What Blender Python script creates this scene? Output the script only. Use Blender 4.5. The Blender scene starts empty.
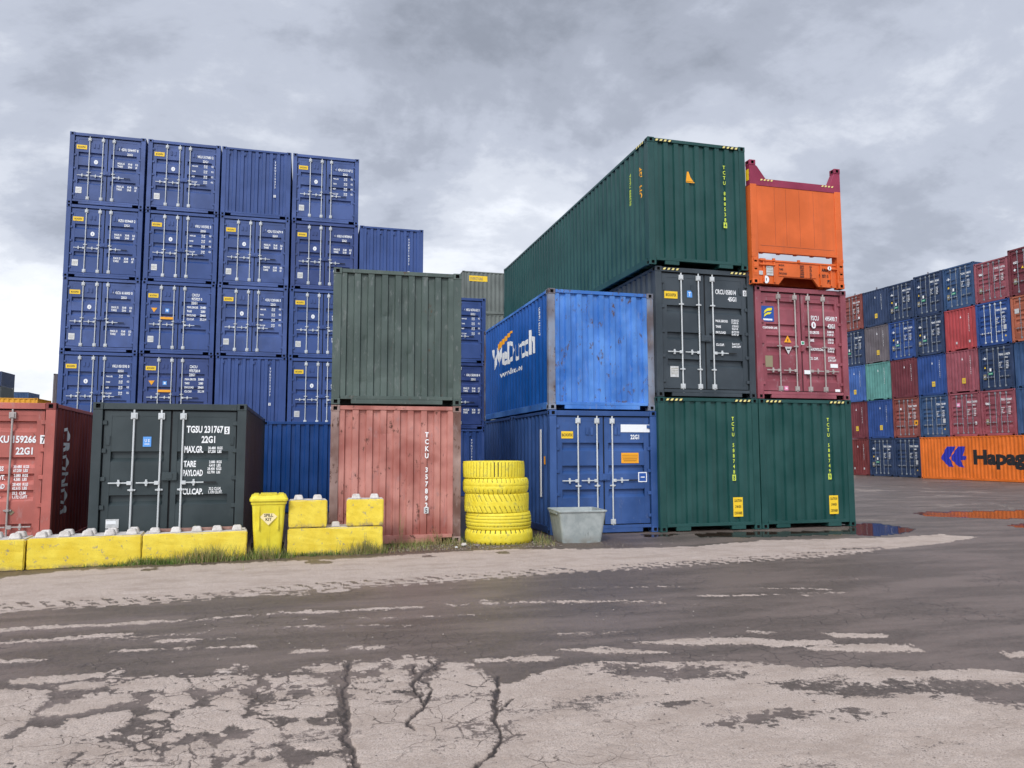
import bpy, bmesh, math, random
import numpy as np
from mathutils import Vector, Matrix
LIGHT=[[(-7.49,10.84),(-4.04,12.06),(-3.44,12.52),(-2.92,12.57),(-1.82,12.56),(-0.68,12.67),(0.4,12.71),(1.54,12.87),(2.61,13.1),(3.55,13.11),(4.71,12.78),(5.78,12.62),(6.95,12.58),(8.54,13.1),(9.76,12.92),(10.63,12.85),(11.52,12.78),(12.73,13.0),(12.99,12.35),(12.24,12.03),(11.28,11.65),(9.68,11.22),(8.19,10.85),(6.98,10.72),(5.85,10.6),(4.8,10.48),(3.54,10.45),(2.79,10.3),(2.03,10.17),(1.21,10.08),(0.44,10.07),(-0.05,9.99),(-0.63,9.88),(-1.18,9.71),(-2.22,9.64),(-3.21,9.64),(-5.96,8.66)],[(-2.11,6.41),(-1.92,6.42),(-1.78,6.32),(-1.75,6.11),(-1.75,5.9),(-1.72,5.69),(-1.74,5.58),(-1.77,5.42),(-2.04,5.12),(-2.57,6.39)],[(-2.13,6.7),(-1.8,6.71),(-1.49,6.72),(-1.51,6.64),(-1.76,6.56),(-2.08,6.6)],[(-1.73,6.43),(-1.64,6.48),(-1.43,6.47),(-1.4,6.4),(-1.47,6.32),(-1.69,6.35)],[(-1.3,6.31),(-1.22,6.41),(-0.95,6.47),(-0.86,6.34),(-0.79,6.14),(-0.88,6.04),(-1.0,6.16),(-1.25,6.23)],[(-0.81,6.4),(-0.65,6.43),(-0.46,6.37),(-0.42,6.22),(-0.5,6.12),(-0.63,6.03),(-0.75,6.19)],[(-1.67,5.83),(-1.6,5.94),(-1.39,6.12),(-1.2,6.08),(-1.15,5.95),(-1.3,5.88),(-1.45,5.77),(-1.6,5.76)],[(-0.99,5.77),(-0.96,6.0),(-0.81,5.99),(-0.72,5.82),(-0.76,5.7),(-0.85,5.65)],[(-0.59,5.87),(-0.48,5.94),(-0.36,5.75),(-0.38,5.47),(-0.5,5.6),(-0.57,5.7)],[(-1.66,5.32),(-1.63,5.53),(-1.47,5.46),(-1.31,5.19),(-1.24,4.98),(-1.29,4.92),(-1.43,4.92),(-1.57,5.0)],[(-1.46,5.48),(-1.42,5.63),(-1.14,5.7),(-1.08,5.56),(-1.13,5.39),(-1.16,5.29),(-1.33,5.25),(-1.41,5.36)],[(-0.79,5.39),(-0.72,5.64),(-0.61,5.64),(-0.42,5.46),(-0.41,5.33),(-0.5,5.22),(-0.63,5.17),(-0.76,5.29)],[(-1.2,4.93),(-1.18,5.13),(-1.07,5.14),(-0.96,5.01),(-0.92,4.85),(-1.0,4.82),(-1.18,4.87)],[(-0.75,4.88),(-0.71,4.96),(-0.58,5.04),(-0.5,4.88),(-0.5,4.77),(-0.63,4.75),(-0.71,4.79)],[(-0.47,4.88),(-0.41,5.02),(-0.3,4.91),(-0.28,4.77),(-0.33,4.71),(-0.46,4.76)],[(-1.61,4.94),(-1.41,4.88),(-1.04,4.77),(-0.96,4.32),(-1.8,4.55),(-1.99,5.0)],[(-0.99,4.72),(-0.86,4.76),(-0.5,4.69),(-0.48,4.19),(-0.91,4.31)],[(-0.98,5.56),(-0.91,5.62),(-0.85,5.57),(-0.88,5.49)],[(-2.0,5.34),(-1.74,5.35),(-1.66,5.28),(-1.6,5.08),(-1.63,5.01),(-1.88,5.05)],[(-0.8,5.09),(-0.76,5.18),(-0.7,5.15),(-0.73,5.07)],[(-0.39,5.33),(-0.28,5.37),(-0.27,5.16),(-0.34,5.17)],[(-0.4,4.65),(-0.34,4.66),(-0.36,4.56),(-0.41,4.59)],[(-0.29,4.57),(-0.24,4.63),(-0.21,4.29),(-0.29,4.19)],[(-1.3,5.18),(-1.19,5.2),(-1.21,5.04),(-1.26,5.1)],[(-0.89,4.86),(-0.8,4.87),(-0.79,4.83),(-0.86,4.83)],[(-0.64,6.59),(-0.56,6.59),(-0.54,6.47),(-0.62,6.48)],[(-0.23,6.2),(0.03,6.23),(0.16,6.06),(0.12,5.98),(-0.17,5.99)],[(0.08,6.36),(0.17,6.49),(0.32,6.43),(0.3,6.33),(0.14,6.27)],[(-0.27,5.46),(-0.17,5.59),(-0.04,5.64),(0.13,5.7),(0.22,5.65),(0.23,5.45),(0.13,5.28),(-0.0,5.27)],[(-0.09,5.13),(0.0,5.19),(0.05,5.07),(0.0,4.95),(-0.07,5.01)],[(-0.06,4.88),(0.11,5.05),(0.25,5.08),(0.25,4.88),(0.23,4.68),(0.09,4.69),(-0.01,4.75)],[(-0.27,5.07),(-0.18,5.15),(-0.12,4.98),(-0.14,4.87),(-0.25,4.86)],[(0.03,4.45),(0.13,4.56),(0.21,4.58),(0.24,4.46),(0.24,3.99),(0.03,4.05)],[(-0.28,5.37),(-0.19,5.32),(-0.17,5.17),(-0.27,5.16)],[(0.38,6.35),(0.48,6.46),(0.6,6.39),(0.55,6.3),(0.41,6.26)],[(0.73,6.44),(0.84,6.48),(0.87,6.36),(0.77,6.31)],[(0.93,6.38),(1.07,6.42),(1.03,6.27),(0.93,6.28)],[(0.1,5.89),(0.21,5.87),(0.2,5.74),(0.12,5.76)],[(-0.18,5.82),(-0.11,5.86),(-0.1,5.74),(-0.17,5.73)],[(-0.25,4.78),(-0.17,4.77),(-0.15,4.69),(-0.24,4.7)],[(-0.24,4.59),(-0.12,4.59),(-0.09,4.52),(-0.1,4.2),(-0.21,4.23)],[(1.41,6.32),(1.68,6.29),(1.65,6.2),(1.4,6.26)],[(0.3,6.02),(0.4,6.07),(0.55,6.09),(0.61,6.25),(0.73,6.32),(0.83,6.26),(0.82,5.94),(0.88,5.86),(0.97,6.04),(1.13,6.36),(1.33,6.29),(1.33,6.08),(1.42,5.88),(1.43,5.68),(1.52,5.62),(1.85,5.86),(2.37,5.99),(3.34,5.69),(4.25,5.34),(4.79,5.05),(5.44,4.81),(7.99,3.41),(3.61,1.27),(0.56,2.48),(0.37,3.74),(0.3,4.37),(0.27,4.71),(0.27,5.24),(0.3,5.77)],[(2.92,6.47),(3.3,6.48),(3.93,6.38),(4.27,6.17),(4.69,6.04),(4.6,5.97),(4.06,6.0),(3.92,6.16),(3.29,6.31)],[(4.27,5.94),(4.71,5.9),(5.2,5.75),(5.18,5.55),(4.64,5.71),(4.28,5.84)],[(4.79,6.34),(5.29,6.1),(5.2,6.03),(4.77,6.19)],[(2.54,6.42),(2.73,6.3),(3.02,6.09),(2.47,6.24)],[(5.8,5.29),(6.05,5.28),(5.93,5.17),(5.73,5.19)],[(4.15,6.59),(4.34,6.5),(4.23,6.45)],[(1.66,6.28),(1.9,6.28),(2.07,6.2),(1.98,6.13),(1.73,6.16)],[(2.17,6.44),(2.52,6.37),(2.82,6.19),(2.47,6.25)]]
DARKP=[[(3.43,5.08),(3.83,4.82),(4.05,4.86),(4.56,4.81),(5.14,4.55),(6.01,3.96),(5.27,3.49),(4.69,4.16),(4.55,4.43),(4.26,4.58),(3.81,4.71),(3.5,4.93)],[(2.33,4.43),(3.0,4.59),(3.51,4.5),(3.82,4.4),(3.77,4.31),(3.34,4.37),(2.86,4.39),(2.44,4.36)],[(2.29,5.8),(2.63,5.76),(3.06,5.59),(3.46,5.36),(3.24,5.29),(2.76,5.34),(2.34,5.51)],[(2.41,4.96),(2.71,4.94),(2.69,4.84),(2.43,4.87)]]
SOFT=[[(0.5,5.49),(0.8,5.45),(1.31,5.45),(1.36,5.36),(0.92,5.33),(0.65,5.34),(0.52,5.4)],[(0.86,4.94),(1.1,4.86),(1.06,4.71),(0.85,4.8)],[(1.86,4.39),(2.02,4.44),(1.78,4.34)]]
CRACKS=[([(1.17,6.41),(0.97,6.17),(0.86,5.97),(0.8,5.78),(0.77,5.59),(0.8,5.41),(0.81,5.27),(0.73,5.13),(0.65,5.0),(0.69,4.86)],0.035),([(0.86,5.97),(0.9,5.75),(0.89,5.56),(0.82,5.31)],0.03),([(0.36,5.85),(0.49,5.67),(0.58,5.63),(0.77,5.62)],0.025),([(0.86,6.31),(0.86,6.08)],0.03),([(0.39,5.94),(0.68,5.92)],0.02),([(1.46,5.83),(1.37,5.48),(1.29,5.16),(1.23,4.97),(1.17,4.63),(1.11,4.43),(1.04,4.32),(0.97,4.27),(0.92,4.2),(0.79,3.95)],0.035),([(1.43,5.28),(1.34,5.13),(1.25,5.03)],0.02),([(1.02,6.39),(1.04,6.15),(0.93,6.06)],0.03),([(0.37,6.51),(0.3,5.77),(0.27,5.24),(0.26,4.72),(0.3,4.37),(0.34,3.96)],0.075)]
STREAKS=[([(-3.23,8.27),(-2.69,8.61),(-1.88,8.56),(-1.03,8.54),(-0.24,8.67),(0.38,8.6),(1.24,8.61)],0.05),([(1.49,8.63),(2.4,8.52),(3.75,8.2),(3.97,8.02)],0.035),([(-1.2,9.91),(-0.04,9.72),(0.5,9.84)],0.045),([(-3.58,9.13),(-3.17,9.52),(-2.37,9.8),(-1.19,9.84)],0.05),([(-1.18,7.7),(-0.7,7.66)],0.05),([(-2.67,8.04),(-2.18,8.06),(-1.59,8.05)],0.05),([(-0.22,7.99),(0.55,7.84),(1.11,7.71)],0.015),([(-0.03,8.28),(0.77,8.13),(2.02,7.96)],0.01),([(0.41,7.0),(0.64,6.93)],0.05),([(-0.02,6.98),(0.19,6.95)],0.04),([(2.35,6.95),(2.96,6.9)],0.03),([(1.28,8.72),(2.36,8.72)],0.02),([(5.83,8.13),(6.58,7.99)],0.02),([(4.57,8.29),(5.68,8.11),(5.83,7.93)],0.025),([(3.13,9.24),(4.66,8.96)],0.02),([(1.65,8.56),(2.19,8.64)],0.04),([(-2.78,7.33),(-2.11,7.26)],0.04),([(-1.54,7.43),(-0.45,7.27)],0.02),([(5.56,8.56),(6.36,8.26)],0.03),([(0.85,6.19),(0.95,6.17)],0.03)]
PUDDLES=[[(12.44,15.35),(13.25,15.64),(13.2,14.62),(13.07,13.96),(12.18,13.36),(11.27,13.04),(10.97,13.31),(10.9,13.53)],[(16.27,17.56),(17.02,17.88),(20.35,17.47),(20.48,16.67),(18.42,15.28),(16.96,15.4),(16.23,16.23),(15.85,16.66)],[(7.76,14.44),(8.56,14.61),(11.5,14.19),(10.94,13.52),(8.84,13.55),(7.68,13.88)],[(15.77,14.12),(16.56,14.4),(16.92,14.04),(15.84,13.38),(15.31,13.54)],[(6.76,14.73),(7.56,14.49),(7.18,14.21),(6.62,14.19)]]
LBIG=42
WETA,WETB,WETC='#50473f','#6a5e57','#7c6e66'
DRYA,DRYB,DRYC='#bfad9f','#cfbfb3','#aa998c'
CLOUDX,CLOUDY,CLOUDR,ZEN,SUNSIDE=7.3,4.2,0,.9,2.7

R=math.radians
random.seed(7)
sc=bpy.context.scene
COL=sc.collection
# ------------------------------------------------------------------ camera
H_CAM,PITCH,YAW,ROLL,FPX=1.7222,.0893,.2646,.0018,754.06
cam=bpy.data.cameras.new('camera'); co=bpy.data.objects.new('camera',cam); COL.objects.link(co); sc.camera=co
cam.sensor_width=36; cam.lens=FPX/1024*36; cam.clip_start=.05; cam.clip_end=6000
co.matrix_world=Matrix.Translation((0,0,H_CAM)) @ Matrix.Rotation(-YAW,4,'Z') @ Matrix.Rotation(R(90)+PITCH,4,'X') @ Matrix.Rotation(-ROLL,4,'Z')
sc.view_settings.view_transform='Standard'; sc.view_settings.look='None'; sc.view_settings.gamma=1
sc.view_settings.use_curve_mapping=False; sc.view_settings.exposure=0.28
# ------------------------------------------------------------------ materials
def lin(h):
    h=h.lstrip('#'); o=[]
    for i in (0,2,4):
        c=int(h[i:i+2],16)/255; o.append(c/12.92 if c<=.04045 else ((c+.055)/1.055)**2.4)
    return (*o,1)
class N:
    def __init__(s,name):
        s.m=bpy.data.materials.new(name); s.m.use_nodes=True; s.t=s.m.node_tree; s.n=s.t.nodes; s.l=s.t.links
        s.b=s.n['Principled BSDF']
    def new(s,t,**k):
        n=s.n.new(t)
        for a,v in k.items(): setattr(n,a,v)
        return n
    def put(s,sock,v):
        if isinstance(v,bpy.types.NodeSocket): s.l.new(v,sock)
        else: sock.default_value=v
    def noise(s,vec,scale,detail=4,rough=.55,dist=0):
        n=s.new('ShaderNodeTexNoise'); s.put(n.inputs['Vector'],vec); n.inputs['Scale'].default_value=scale
        n.inputs['Detail'].default_value=detail; n.inputs['Roughness'].default_value=rough; n.inputs['Distortion'].default_value=dist
        return n.outputs['Fac']
    def mapr(s,v,a,b,c=0,d=1,smooth=True):
        n=s.new('ShaderNodeMapRange'); n.interpolation_type='SMOOTHSTEP' if smooth else 'LINEAR'
        s.put(n.inputs[0],v)
        for i,x in zip((1,2,3,4),(a,b,c,d)): s.put(n.inputs[i],x)
        return n.outputs[0]
    def mix(s,f,a,b,mode='MIX'):
        n=s.new('ShaderNodeMix',data_type='RGBA',blend_type=mode); s.put(n.inputs[0],f); s.put(n.inputs[6],a); s.put(n.inputs[7],b)
        return n.outputs[2]
    def math(s,op,a,b=0.0):
        n=s.new('ShaderNodeMath',operation=op); s.put(n.inputs[0],a); s.put(n.inputs[1],b); return n.outputs[0]
    def scale(s,vec,sx,sy,sz,off=None):
        n=s.new('ShaderNodeMapping'); s.put(n.inputs[0],vec); n.inputs['Scale'].default_value=(sx,sy,sz)
        if off is not None: s.put(n.inputs['Location'],off)
        return n.outputs[0]
    def bump(s,h,strength,dist=.01):
        n=s.new('ShaderNodeBump'); n.inputs['Strength'].default_value=strength; n.inputs['Distance'].default_value=dist
        s.put(n.inputs['Height'],h); s.l.new(n.outputs[0],s.b.inputs['Normal'])
    def coords(s,rand=True):
        tc=s.new('ShaderNodeTexCoord').outputs['Object']
        if not rand: return tc
        oi=s.new('ShaderNodeObjectInfo').outputs['Random']
        v=s.new('ShaderNodeVectorMath',operation='SCALE'); v.inputs[0].default_value=(37,19,23); s.l.new(oi,v.inputs['Scale'])
        a=s.new('ShaderNodeVectorMath',operation='ADD'); s.l.new(tc,a.inputs[0]); s.l.new(v.outputs[0],a.inputs[1])
        return a.outputs[0]
def paint(name,col,rust=.1,wear=.1,rough=.45,fade=.12,rustcol='#5a3626',pale=None):
    """enamel with sun-faded cloudiness, rain streaks, scuffs and rust"""
    g=N(name); v=g.coords(); c=lin(col)
    big=g.noise(v,1.1,3); st=g.noise(g.scale(v,7,7,.45),1.0,4,.6); fine=g.noise(v,38,3)
    lo=tuple(x*(1-fade*1.6) for x in c[:3])+(1,); hi=tuple(min(1,x*(1+fade)+.014*fade*8) for x in c[:3])+(1,)
    if pale: hi=lin(pale)
    k=g.mix(g.mapr(big,.32,.68),lo,hi)
    k=g.mix(g.mapr(st,.5,.78,0,.28+wear*.5),k,tuple(x*.55+.03 for x in c[:3])+(1,))
    sc_=g.noise(g.scale(v,3,3,1.1),3.2,6,.75)
    sm=g.mapr(sc_,.63-wear*.2,.71-wear*.16,0,.7*min(1,wear*3))
    k=g.mix(sm,k,tuple(x*.6+.12 for x in c[:3])+(1,))
    rn=g.noise(g.scale(v,1,1,.6),5.5,8,.78)
    rm=g.mapr(rn,.70-rust*.30,.75-rust*.28,0,.95)
    rc=g.mix(fine,lin(rustcol),lin('#3b2a22'))
    k=g.mix(rm,k,rc)
    run=g.noise(g.scale(v,14,14,.7),1.3,5,.65); rr_=g.math('MULTIPLY',g.mapr(run,.60,.72),g.mapr(g.noise(v,1.7,3),.48,.62))
    k=g.mix(g.math('MULTIPLY',rr_,min(.75,.15+rust*1.6)),k,g.mix(.5,rc,tuple(x*.6+.05 for x in c[:3])+(1,)))
    k=g.mix(g.mapr(fine,.45,.8,0,.10),k,tuple(x*.5 for x in c[:3])+(1,))
    g.put(g.b.inputs['Base Color'],k); g.b.inputs['Specular IOR Level'].default_value=.38
    g.put(g.b.inputs['Roughness'],g.mapr(g.math('ADD',big,g.math('MULTIPLY',rm,.6)),.3,1.2,rough-.07,rough+.35))
    g.bump(g.math('ADD',g.noise(v,5,3),g.math('MULTIPLY',rm,.3)),.12,.012)
    return g.m
def plain(name,col,rough=.5,metal=0,var=.15,scale=20,bump=0):
    g=N(name); v=g.coords(); c=lin(col)
    n=g.noise(v,scale,4)
    g.put(g.b.inputs['Base Color'],g.mix(g.mapr(n,.3,.7),tuple(x*(1-var) for x in c[:3])+(1,),tuple(min(1,x*(1+var)) for x in c[:3])+(1,)))
    g.b.inputs['Roughness'].default_value=rough; g.b.inputs['Metallic'].default_value=metal
    if bump: g.bump(n,bump,.01)
    return g.m
def decal(name,col,worn=.35):
    """stuck-on lettering, slightly worn"""
    g=N(name); v=g.coords(); c=lin(col)
    n=g.noise(v,14,6,.7)
    g.put(g.b.inputs['Base Color'],g.mix(g.mapr(n,.55,.75,0,worn),c,tuple(x*.55+.03 for x in c[:3])+(1,)))
    g.b.inputs['Roughness'].default_value=.55
    return g.m
RZ=Matrix.Rotation
P={}
P['navy']=paint('navy_enamel','#304a82',.02,.03,.42,.08)
P['navyd']=paint('navy_enamel_marked','#2b4076',.04,.08,.42,.10)
P['blueh']=paint('cobalt_enamel','#2e5088',.06,.14,.42,.12)
P['bright']=paint('bright_blue_enamel','#043f80',.03,.05,.4,.10)
P['dutch_end']=paint('front_lit_blue_enamel','#3a74c4',.42,.32,.5,.10,rustcol='#6b5548',pale='#5b90d8')  # rusty end paint, lighter than the side: frontal light put into the colour
P['dutch']=paint('side_shade_blue_enamel','#12529e',.14,.10,.45,.10)  # same container's side wall, its shade put into a deeper blue
P['dutchrail']=paint('rusted_blue_rail','#5d5a58',.5,.3,.7,.2,rustcol='#6a4c3c')
P['green']=paint('bottle_green_enamel','#184642',.0,.03,.4,.08)
P['sage']=paint('sage_green_enamel','#4a5852',.26,.34,.55,.12,rustcol='#6b5a48')
P['anth']=paint('anthracite_green_enamel','#2f3a3c',.02,.05,.42,.10)
P['anth2']=paint('anthracite_enamel','#363f45',.02,.05,.42,.10)
P['maroon']=paint('maroon_enamel','#914a54',.22,.32,.5,.14)
P['maroond']=paint('dark_maroon_enamel','#6b2933',.08,.12,.5,.14)
P['darkred']=paint('dark_red_enamel','#6e2626',.06,.1,.5,.14)
P['redold']=paint('weathered_red_enamel','#aa6256',.38,.34,.6,.16,rustcol='#54382e',pale='#c78c80')
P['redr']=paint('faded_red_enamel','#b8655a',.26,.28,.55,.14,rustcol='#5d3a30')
P['redside']=paint('side_shade_red_enamel','#7c3530',.12,.12,.6,.14)  # side wall's shade put into a darker red; castings share it
P['brownred']=paint('brown_red_enamel','#86443c',.14,.2,.55,.14)
P['brownor']=paint('brown_orange_enamel','#a35a40',.12,.2,.55,.14)
P['brightred']=paint('signal_red_enamel','#a83f42',.06,.14,.5,.12)
P['steel']=paint('steel_blue_enamel','#2c4c74',.08,.15,.5,.14)
P['navys']=paint('ink_blue_enamel','#1d3457',.06,.14,.5,.14)
P['blues']=paint('royal_blue_enamel','#1c4484',.04,.1,.5,.14)
P['skyb']=paint('mid_blue_enamel','#3a62a4',.06,.12,.5,.14)
P['teal']=paint('teal_enamel','#5b938c',.08,.14,.55,.12)
P['taupe']=paint('taupe_grey_enamel','#665f63',.08,.12,.55,.12)
P['grey']=paint('warm_grey_enamel','#646b66',.04,.08,.55,.1)
P['lgrey']=paint('light_grey_enamel','#a5a7a2',.04,.08,.55,.1)
P['orange']=paint('orange_enamel','#e0701c',.03,.08,.5,.08)
P['orangef']=paint('flat_rack_orange_enamel','#d9662a',.07,.10,.5,.08)
P['magenta']=paint('crimson_enamel','#8e2a48',.06,.08,.5,.1)
P['rustpost']=paint('rusty_pale_steel','#866055',.45,.6,.75,.3,rustcol='#5e4032',pale='#a89088')
P['bluepost']=paint('rusty_blue_steel','#7a6258',.45,.5,.75,.3,rustcol='#5f4334',pale='#8792a4')
P['navyf']=paint('navy_enamel_faded','#3b5288',.05,.12,.5,.14)
P['amber']=paint('amber_enamel','#d89a1e',.04,.08,.5,.1)
GAL=paint('galvanised_rod','#c8cccc',.04,.06,.4,.06); GAL3=paint('dull_rod','#848b92',.08,.1,.55,.1); GAL2=paint('weathered_rod','#a9a19c',.16,.12,.55,.1)
DARK=plain('hole_shade_black','#0c0d0e',.9); RUB=plain('door_gasket','#1b1c1e',.8)  # first material paints the shade inside holes black
WHITE=decal('white_lettering','#eceeee'); YEL=decal('yellow_lettering','#e8d24a',.3); BLK=decal('black_lettering','#15171c'); PLATE=plain('aluminium_plate','#c9cac8',.4,.2)
LBLUE=decal('light_blue_sticker','#5a9ae0',.2); ORG=decal('amber_sticker','#f0a51c',.15); YST=decal('yellow_sticker','#f0c828',.15); DBL=decal('blue_sticker','#1c4f9c',.2)
LIME=decal('lime_lettering','#cfe04a',.2); GRN=decal('green_sticker','#2f9a70',.3); LOGO=decal('logo_blue','#1d28a0',.1); PINK=decal('pink_sticker','#e48ab0',.2); HZ=decal('pale_yellow_stripe','#e9dc8a',.3)
TAN=decal('faded_tan_sticker','#8d8468',.3); NAVYT=decal('logo_yellow','#e7d820',.1)
# ------------------------------------------------------------------ mesh helpers
class MB:
    def __init__(s): s.v=[];s.f=[];s.m=[]
    def add(s,vs,fs,m=0):
        o=len(s.v); s.v+=[tuple(p) for p in vs]; s.f+=[tuple(i+o for i in f) for f in fs]; s.m+=[m]*len(fs); return s
    def box(s,x0,x1,y0,y1,z0,z1,m=0):
        return s.add([(x0,y0,z0),(x1,y0,z0),(x1,y1,z0),(x0,y1,z0),(x0,y0,z1),(x1,y0,z1),(x1,y1,z1),(x0,y1,z1)],
          [(0,3,2,1),(4,5,6,7),(0,1,5,4),(1,2,6,5),(2,3,7,6),(3,0,4,7)],m)
    def cyl(s,p0,p1,r,n=8,m=0,r1=None):
        p0=Vector(p0);p1=Vector(p1);d=(p1-p0).normalized(); a=d.orthogonal().normalized(); b=d.cross(a)
        r1=r if r1 is None else r1
        vs=[p0+r*(math.cos(t)*a+math.sin(t)*b) for t in [2*math.pi*i/n for i in range(n)]]+[p1+r1*(math.cos(t)*a+math.sin(t)*b) for t in [2*math.pi*i/n for i in range(n)]]
        return s.add(vs,[(i,(i+1)%n,n+(i+1)%n,n+i) for i in range(n)]+[tuple(range(n))[::-1],tuple(range(n,2*n))],m)
    def prism(s,pts,y0,y1,m=0):
        """outline in x,z given thickness in y (counter-clockwise seen from -y)"""
        n=len(pts)
        return s.add([(x,y0,z) for x,z in pts]+[(x,y1,z) for x,z in pts],[tuple(range(n)),tuple(range(2*n-1,n-1,-1))]+[(i,n+i,n+(i+1)%n,(i+1)%n) for i in range(n)],m)
    def mesh(s,name,nm=1,bevel=0,smooth=False,clean=False):
        me=bpy.data.meshes.new(name); me.from_pydata(s.v,[],s.f); me.polygons.foreach_set('material_index',s.m)
        for _ in range(nm): me.materials.append(None)
        if bevel or clean:
            bm=bmesh.new(); bm.from_mesh(me)
            bmesh.ops.recalc_face_normals(bm,faces=bm.faces)
            if bevel:
                ed=[e for e in bm.edges if len(e.link_faces)==2 and e.calc_face_angle(0)>.6]
                bmesh.ops.bevel(bm,geom=ed,offset=bevel,segments=1,affect='EDGES',clamp_overlap=True)
            bm.to_mesh(me); bm.free()
        if smooth: me.polygons.foreach_set('use_smooth',[True]*len(me.polygons))
        me.update(); return me
def obj(name,me,mats,parent=None,loc=None,rot=None,scl=None,label=None):
    o=bpy.data.objects.new(name,me); COL.objects.link(o)
    if not isinstance(mats,(list,tuple)): mats=[mats]
    for i,m in enumerate(mats):
        if i<len(o.material_slots): o.material_slots[i].link='OBJECT'; o.material_slots[i].material=m
    if parent: o.parent=parent
    if loc: o.location=loc
    if rot: o.rotation_euler=rot
    if scl: o.scale=scl
    if label: o['label']=label
    return o
def tag(o,label,cat,group=None):
    o['label']=label; o['category']=cat
    if group: o['group']=group
    return o
def thing(name,label,cat,loc,rz=0,group=None):
    o=bpy.data.objects.new(name,None); COL.objects.link(o); o.empty_display_size=.3
    o.location=loc; o.rotation_euler=(0,0,rz); return tag(o,label,cat,group)
CACHE={}
def cached(key,fn):
    if key not in CACHE: CACHE[key]=fn()
    return CACHE[key]
def text_mesh(s,h=1.0,xs=.7,bold=.045,ls=1.0,align='LEFT',res=2):
    """letters standing in the x,z plane facing -y; h = capital height"""
    def mk():
        c=bpy.data.curves.new('lettering','FONT'); c.body=s; c.size=h/.729; c.align_x=align; c.space_line=ls; c.offset=bold*h; c.resolution_u=res
        c.fill_mode='FRONT'
        o=bpy.data.objects.new('lettering',c); me=bpy.data.meshes.new_from_object(o)
        bpy.data.objects.remove(o); bpy.data.curves.remove(c)
        n=len(me.vertices); a=np.empty(n*3); me.vertices.foreach_get('co',a); a=a.reshape(-1,3)
        b=np.stack([a[:,0]*xs,np.zeros(n),a[:,1]],1); me.vertices.foreach_set('co',b.ravel())
        me.materials.clear(); me.materials.append(None); me.update(); return me
    return cached(('txt',s,round(h,4),xs,bold,ls,align),mk)
def textwidth(me): return max(v.co.x for v in me.vertices)
def letters(parent,name,s,x,z,h,mat,y=0,xs=.7,ls=1.0,align='LEFT',bold=.045):
    return obj(name,text_mesh(s,h,xs,bold,ls,align),mat,parent,(x,y,z))
def corr(s0,s1,pitch,fo,fi,depth):
    n=max(1,round((s1-s0-fo)/pitch)); p=(s1-s0-fo)/n; k=(p)/pitch; sl=(pitch-fo-fi)/2*k; fi2=fi*k; fo2=p-2*sl-fi2
    pts=[(s0,0.0)]; s=s0+fo
    for i in range(n):
        pts+=[(s,0.0),(s+sl,depth),(s+sl+fi2,depth),(s+2*sl+fi2,0.0)]; s+=p
    pts[-1]=(s1-fo2*.0-0.0,0.0) if abs(pts[-1][0]-s1)<1e-6 else pts[-1]
    if pts[-1][0]<s1-1e-6: pts.append((s1,0.0))
    return pts
def prof_at(pts,s):
    xs=[p[0] for p in pts]; ys=[p[1] for p in pts]; return float(np.interp(s,xs,ys))
def sheet(mb,pts,z0,z1,fn,nz=1,dents=None,sub=1,m=0):
    P2=[]
    for a,b in zip(pts[:-1],pts[1:]):
        for k in range(sub): t=k/sub; P2.append((a[0]+(b[0]-a[0])*t,a[1]+(b[1]-a[1])*t))
    P2.append(pts[-1]); n=len(P2); vs=[];fs=[]
    for j in range(nz+1):
        z=z0+(z1-z0)*j/nz
        for s,d in P2:
            if dents and 0<j<nz:
                for (ds,dz,r,rz,am) in dents:
                    q=((s-ds)/r)**2+((z-dz)/rz)**2
                    if q<6: d=d+am*math.exp(-q)
            vs.append(fn(s,d,z))
    for j in range(nz):
        for i in range(n-1): a=j*n+i; fs.append((a,a+1,a+1+n,a+n))
    mb.add(vs,fs,m)
W2=1.219; HS=2.591; HC=2.896
END=lambda: corr(-1.075,1.075,.25,.105,.105,.045)
def SIDEP(L): return corr(.14,L-.14,.278,.072,.070,.036)
def mk_dents(seed,n,s0,s1,H,amp):
    rr=random.Random(seed); return [(rr.uniform(s0,s1),rr.uniform(.25,H-.2),rr.uniform(.04,.16),rr.uniform(.05,.3),rr.uniform(-.3,1)*amp) for _ in range(n)]
def casting_mesh():
    bm=bmesh.new(); bmesh.ops.create_cube(bm,size=1); bmesh.ops.scale(bm,vec=(.162,.178,.118),verts=bm.verts)
    bmesh.ops.bevel(bm,geom=list(bm.edges),offset=.006,segments=1,affect='EDGES')
    big=sorted(bm.faces,key=lambda f:-f.calc_area())[:6]
    bmesh.ops.inset_individual(bm,faces=big,thickness=.026,depth=0)
    for f in big:
        c=f.calc_center_median(); n_=f.normal; ax=max((0,1,2),key=lambda a:max(v.co[a] for v in f.verts)-min(v.co[a] for v in f.verts))
        for v in f.verts: v.co[ax]=c[ax]+(v.co[ax]-c[ax])*.62
    r=bmesh.ops.inset_individual(bm,faces=big,thickness=.005,depth=-.05)
    me=bpy.data.meshes.new('corner_casting')
    for f in list(big)+list(r['faces']): f.material_index=1  # hole walls and floor get the painted shade
    bm.to_mesh(me); bm.free(); me.materials.append(None); me.materials.append(None); return me
def rail_mesh(H,L,sx,top):
    m=MB(); xc,xd=sorted((sx*(W2-.004),sx*(W2-.06)))
    m.box(xc,xd,.178,L-.178,*((H-.075,H-.012) if top else (.02,.165))); return m.mesh('top_rail' if top else 'bottom_rail',1,bevel=.004)
def header_mesh(H,door):
    m=MB(); m.box(-W2+.162,W2-.162,.006,.076,H-(.115 if door else .085),H-.012); return m.mesh('header',1,bevel=.004)
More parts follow.
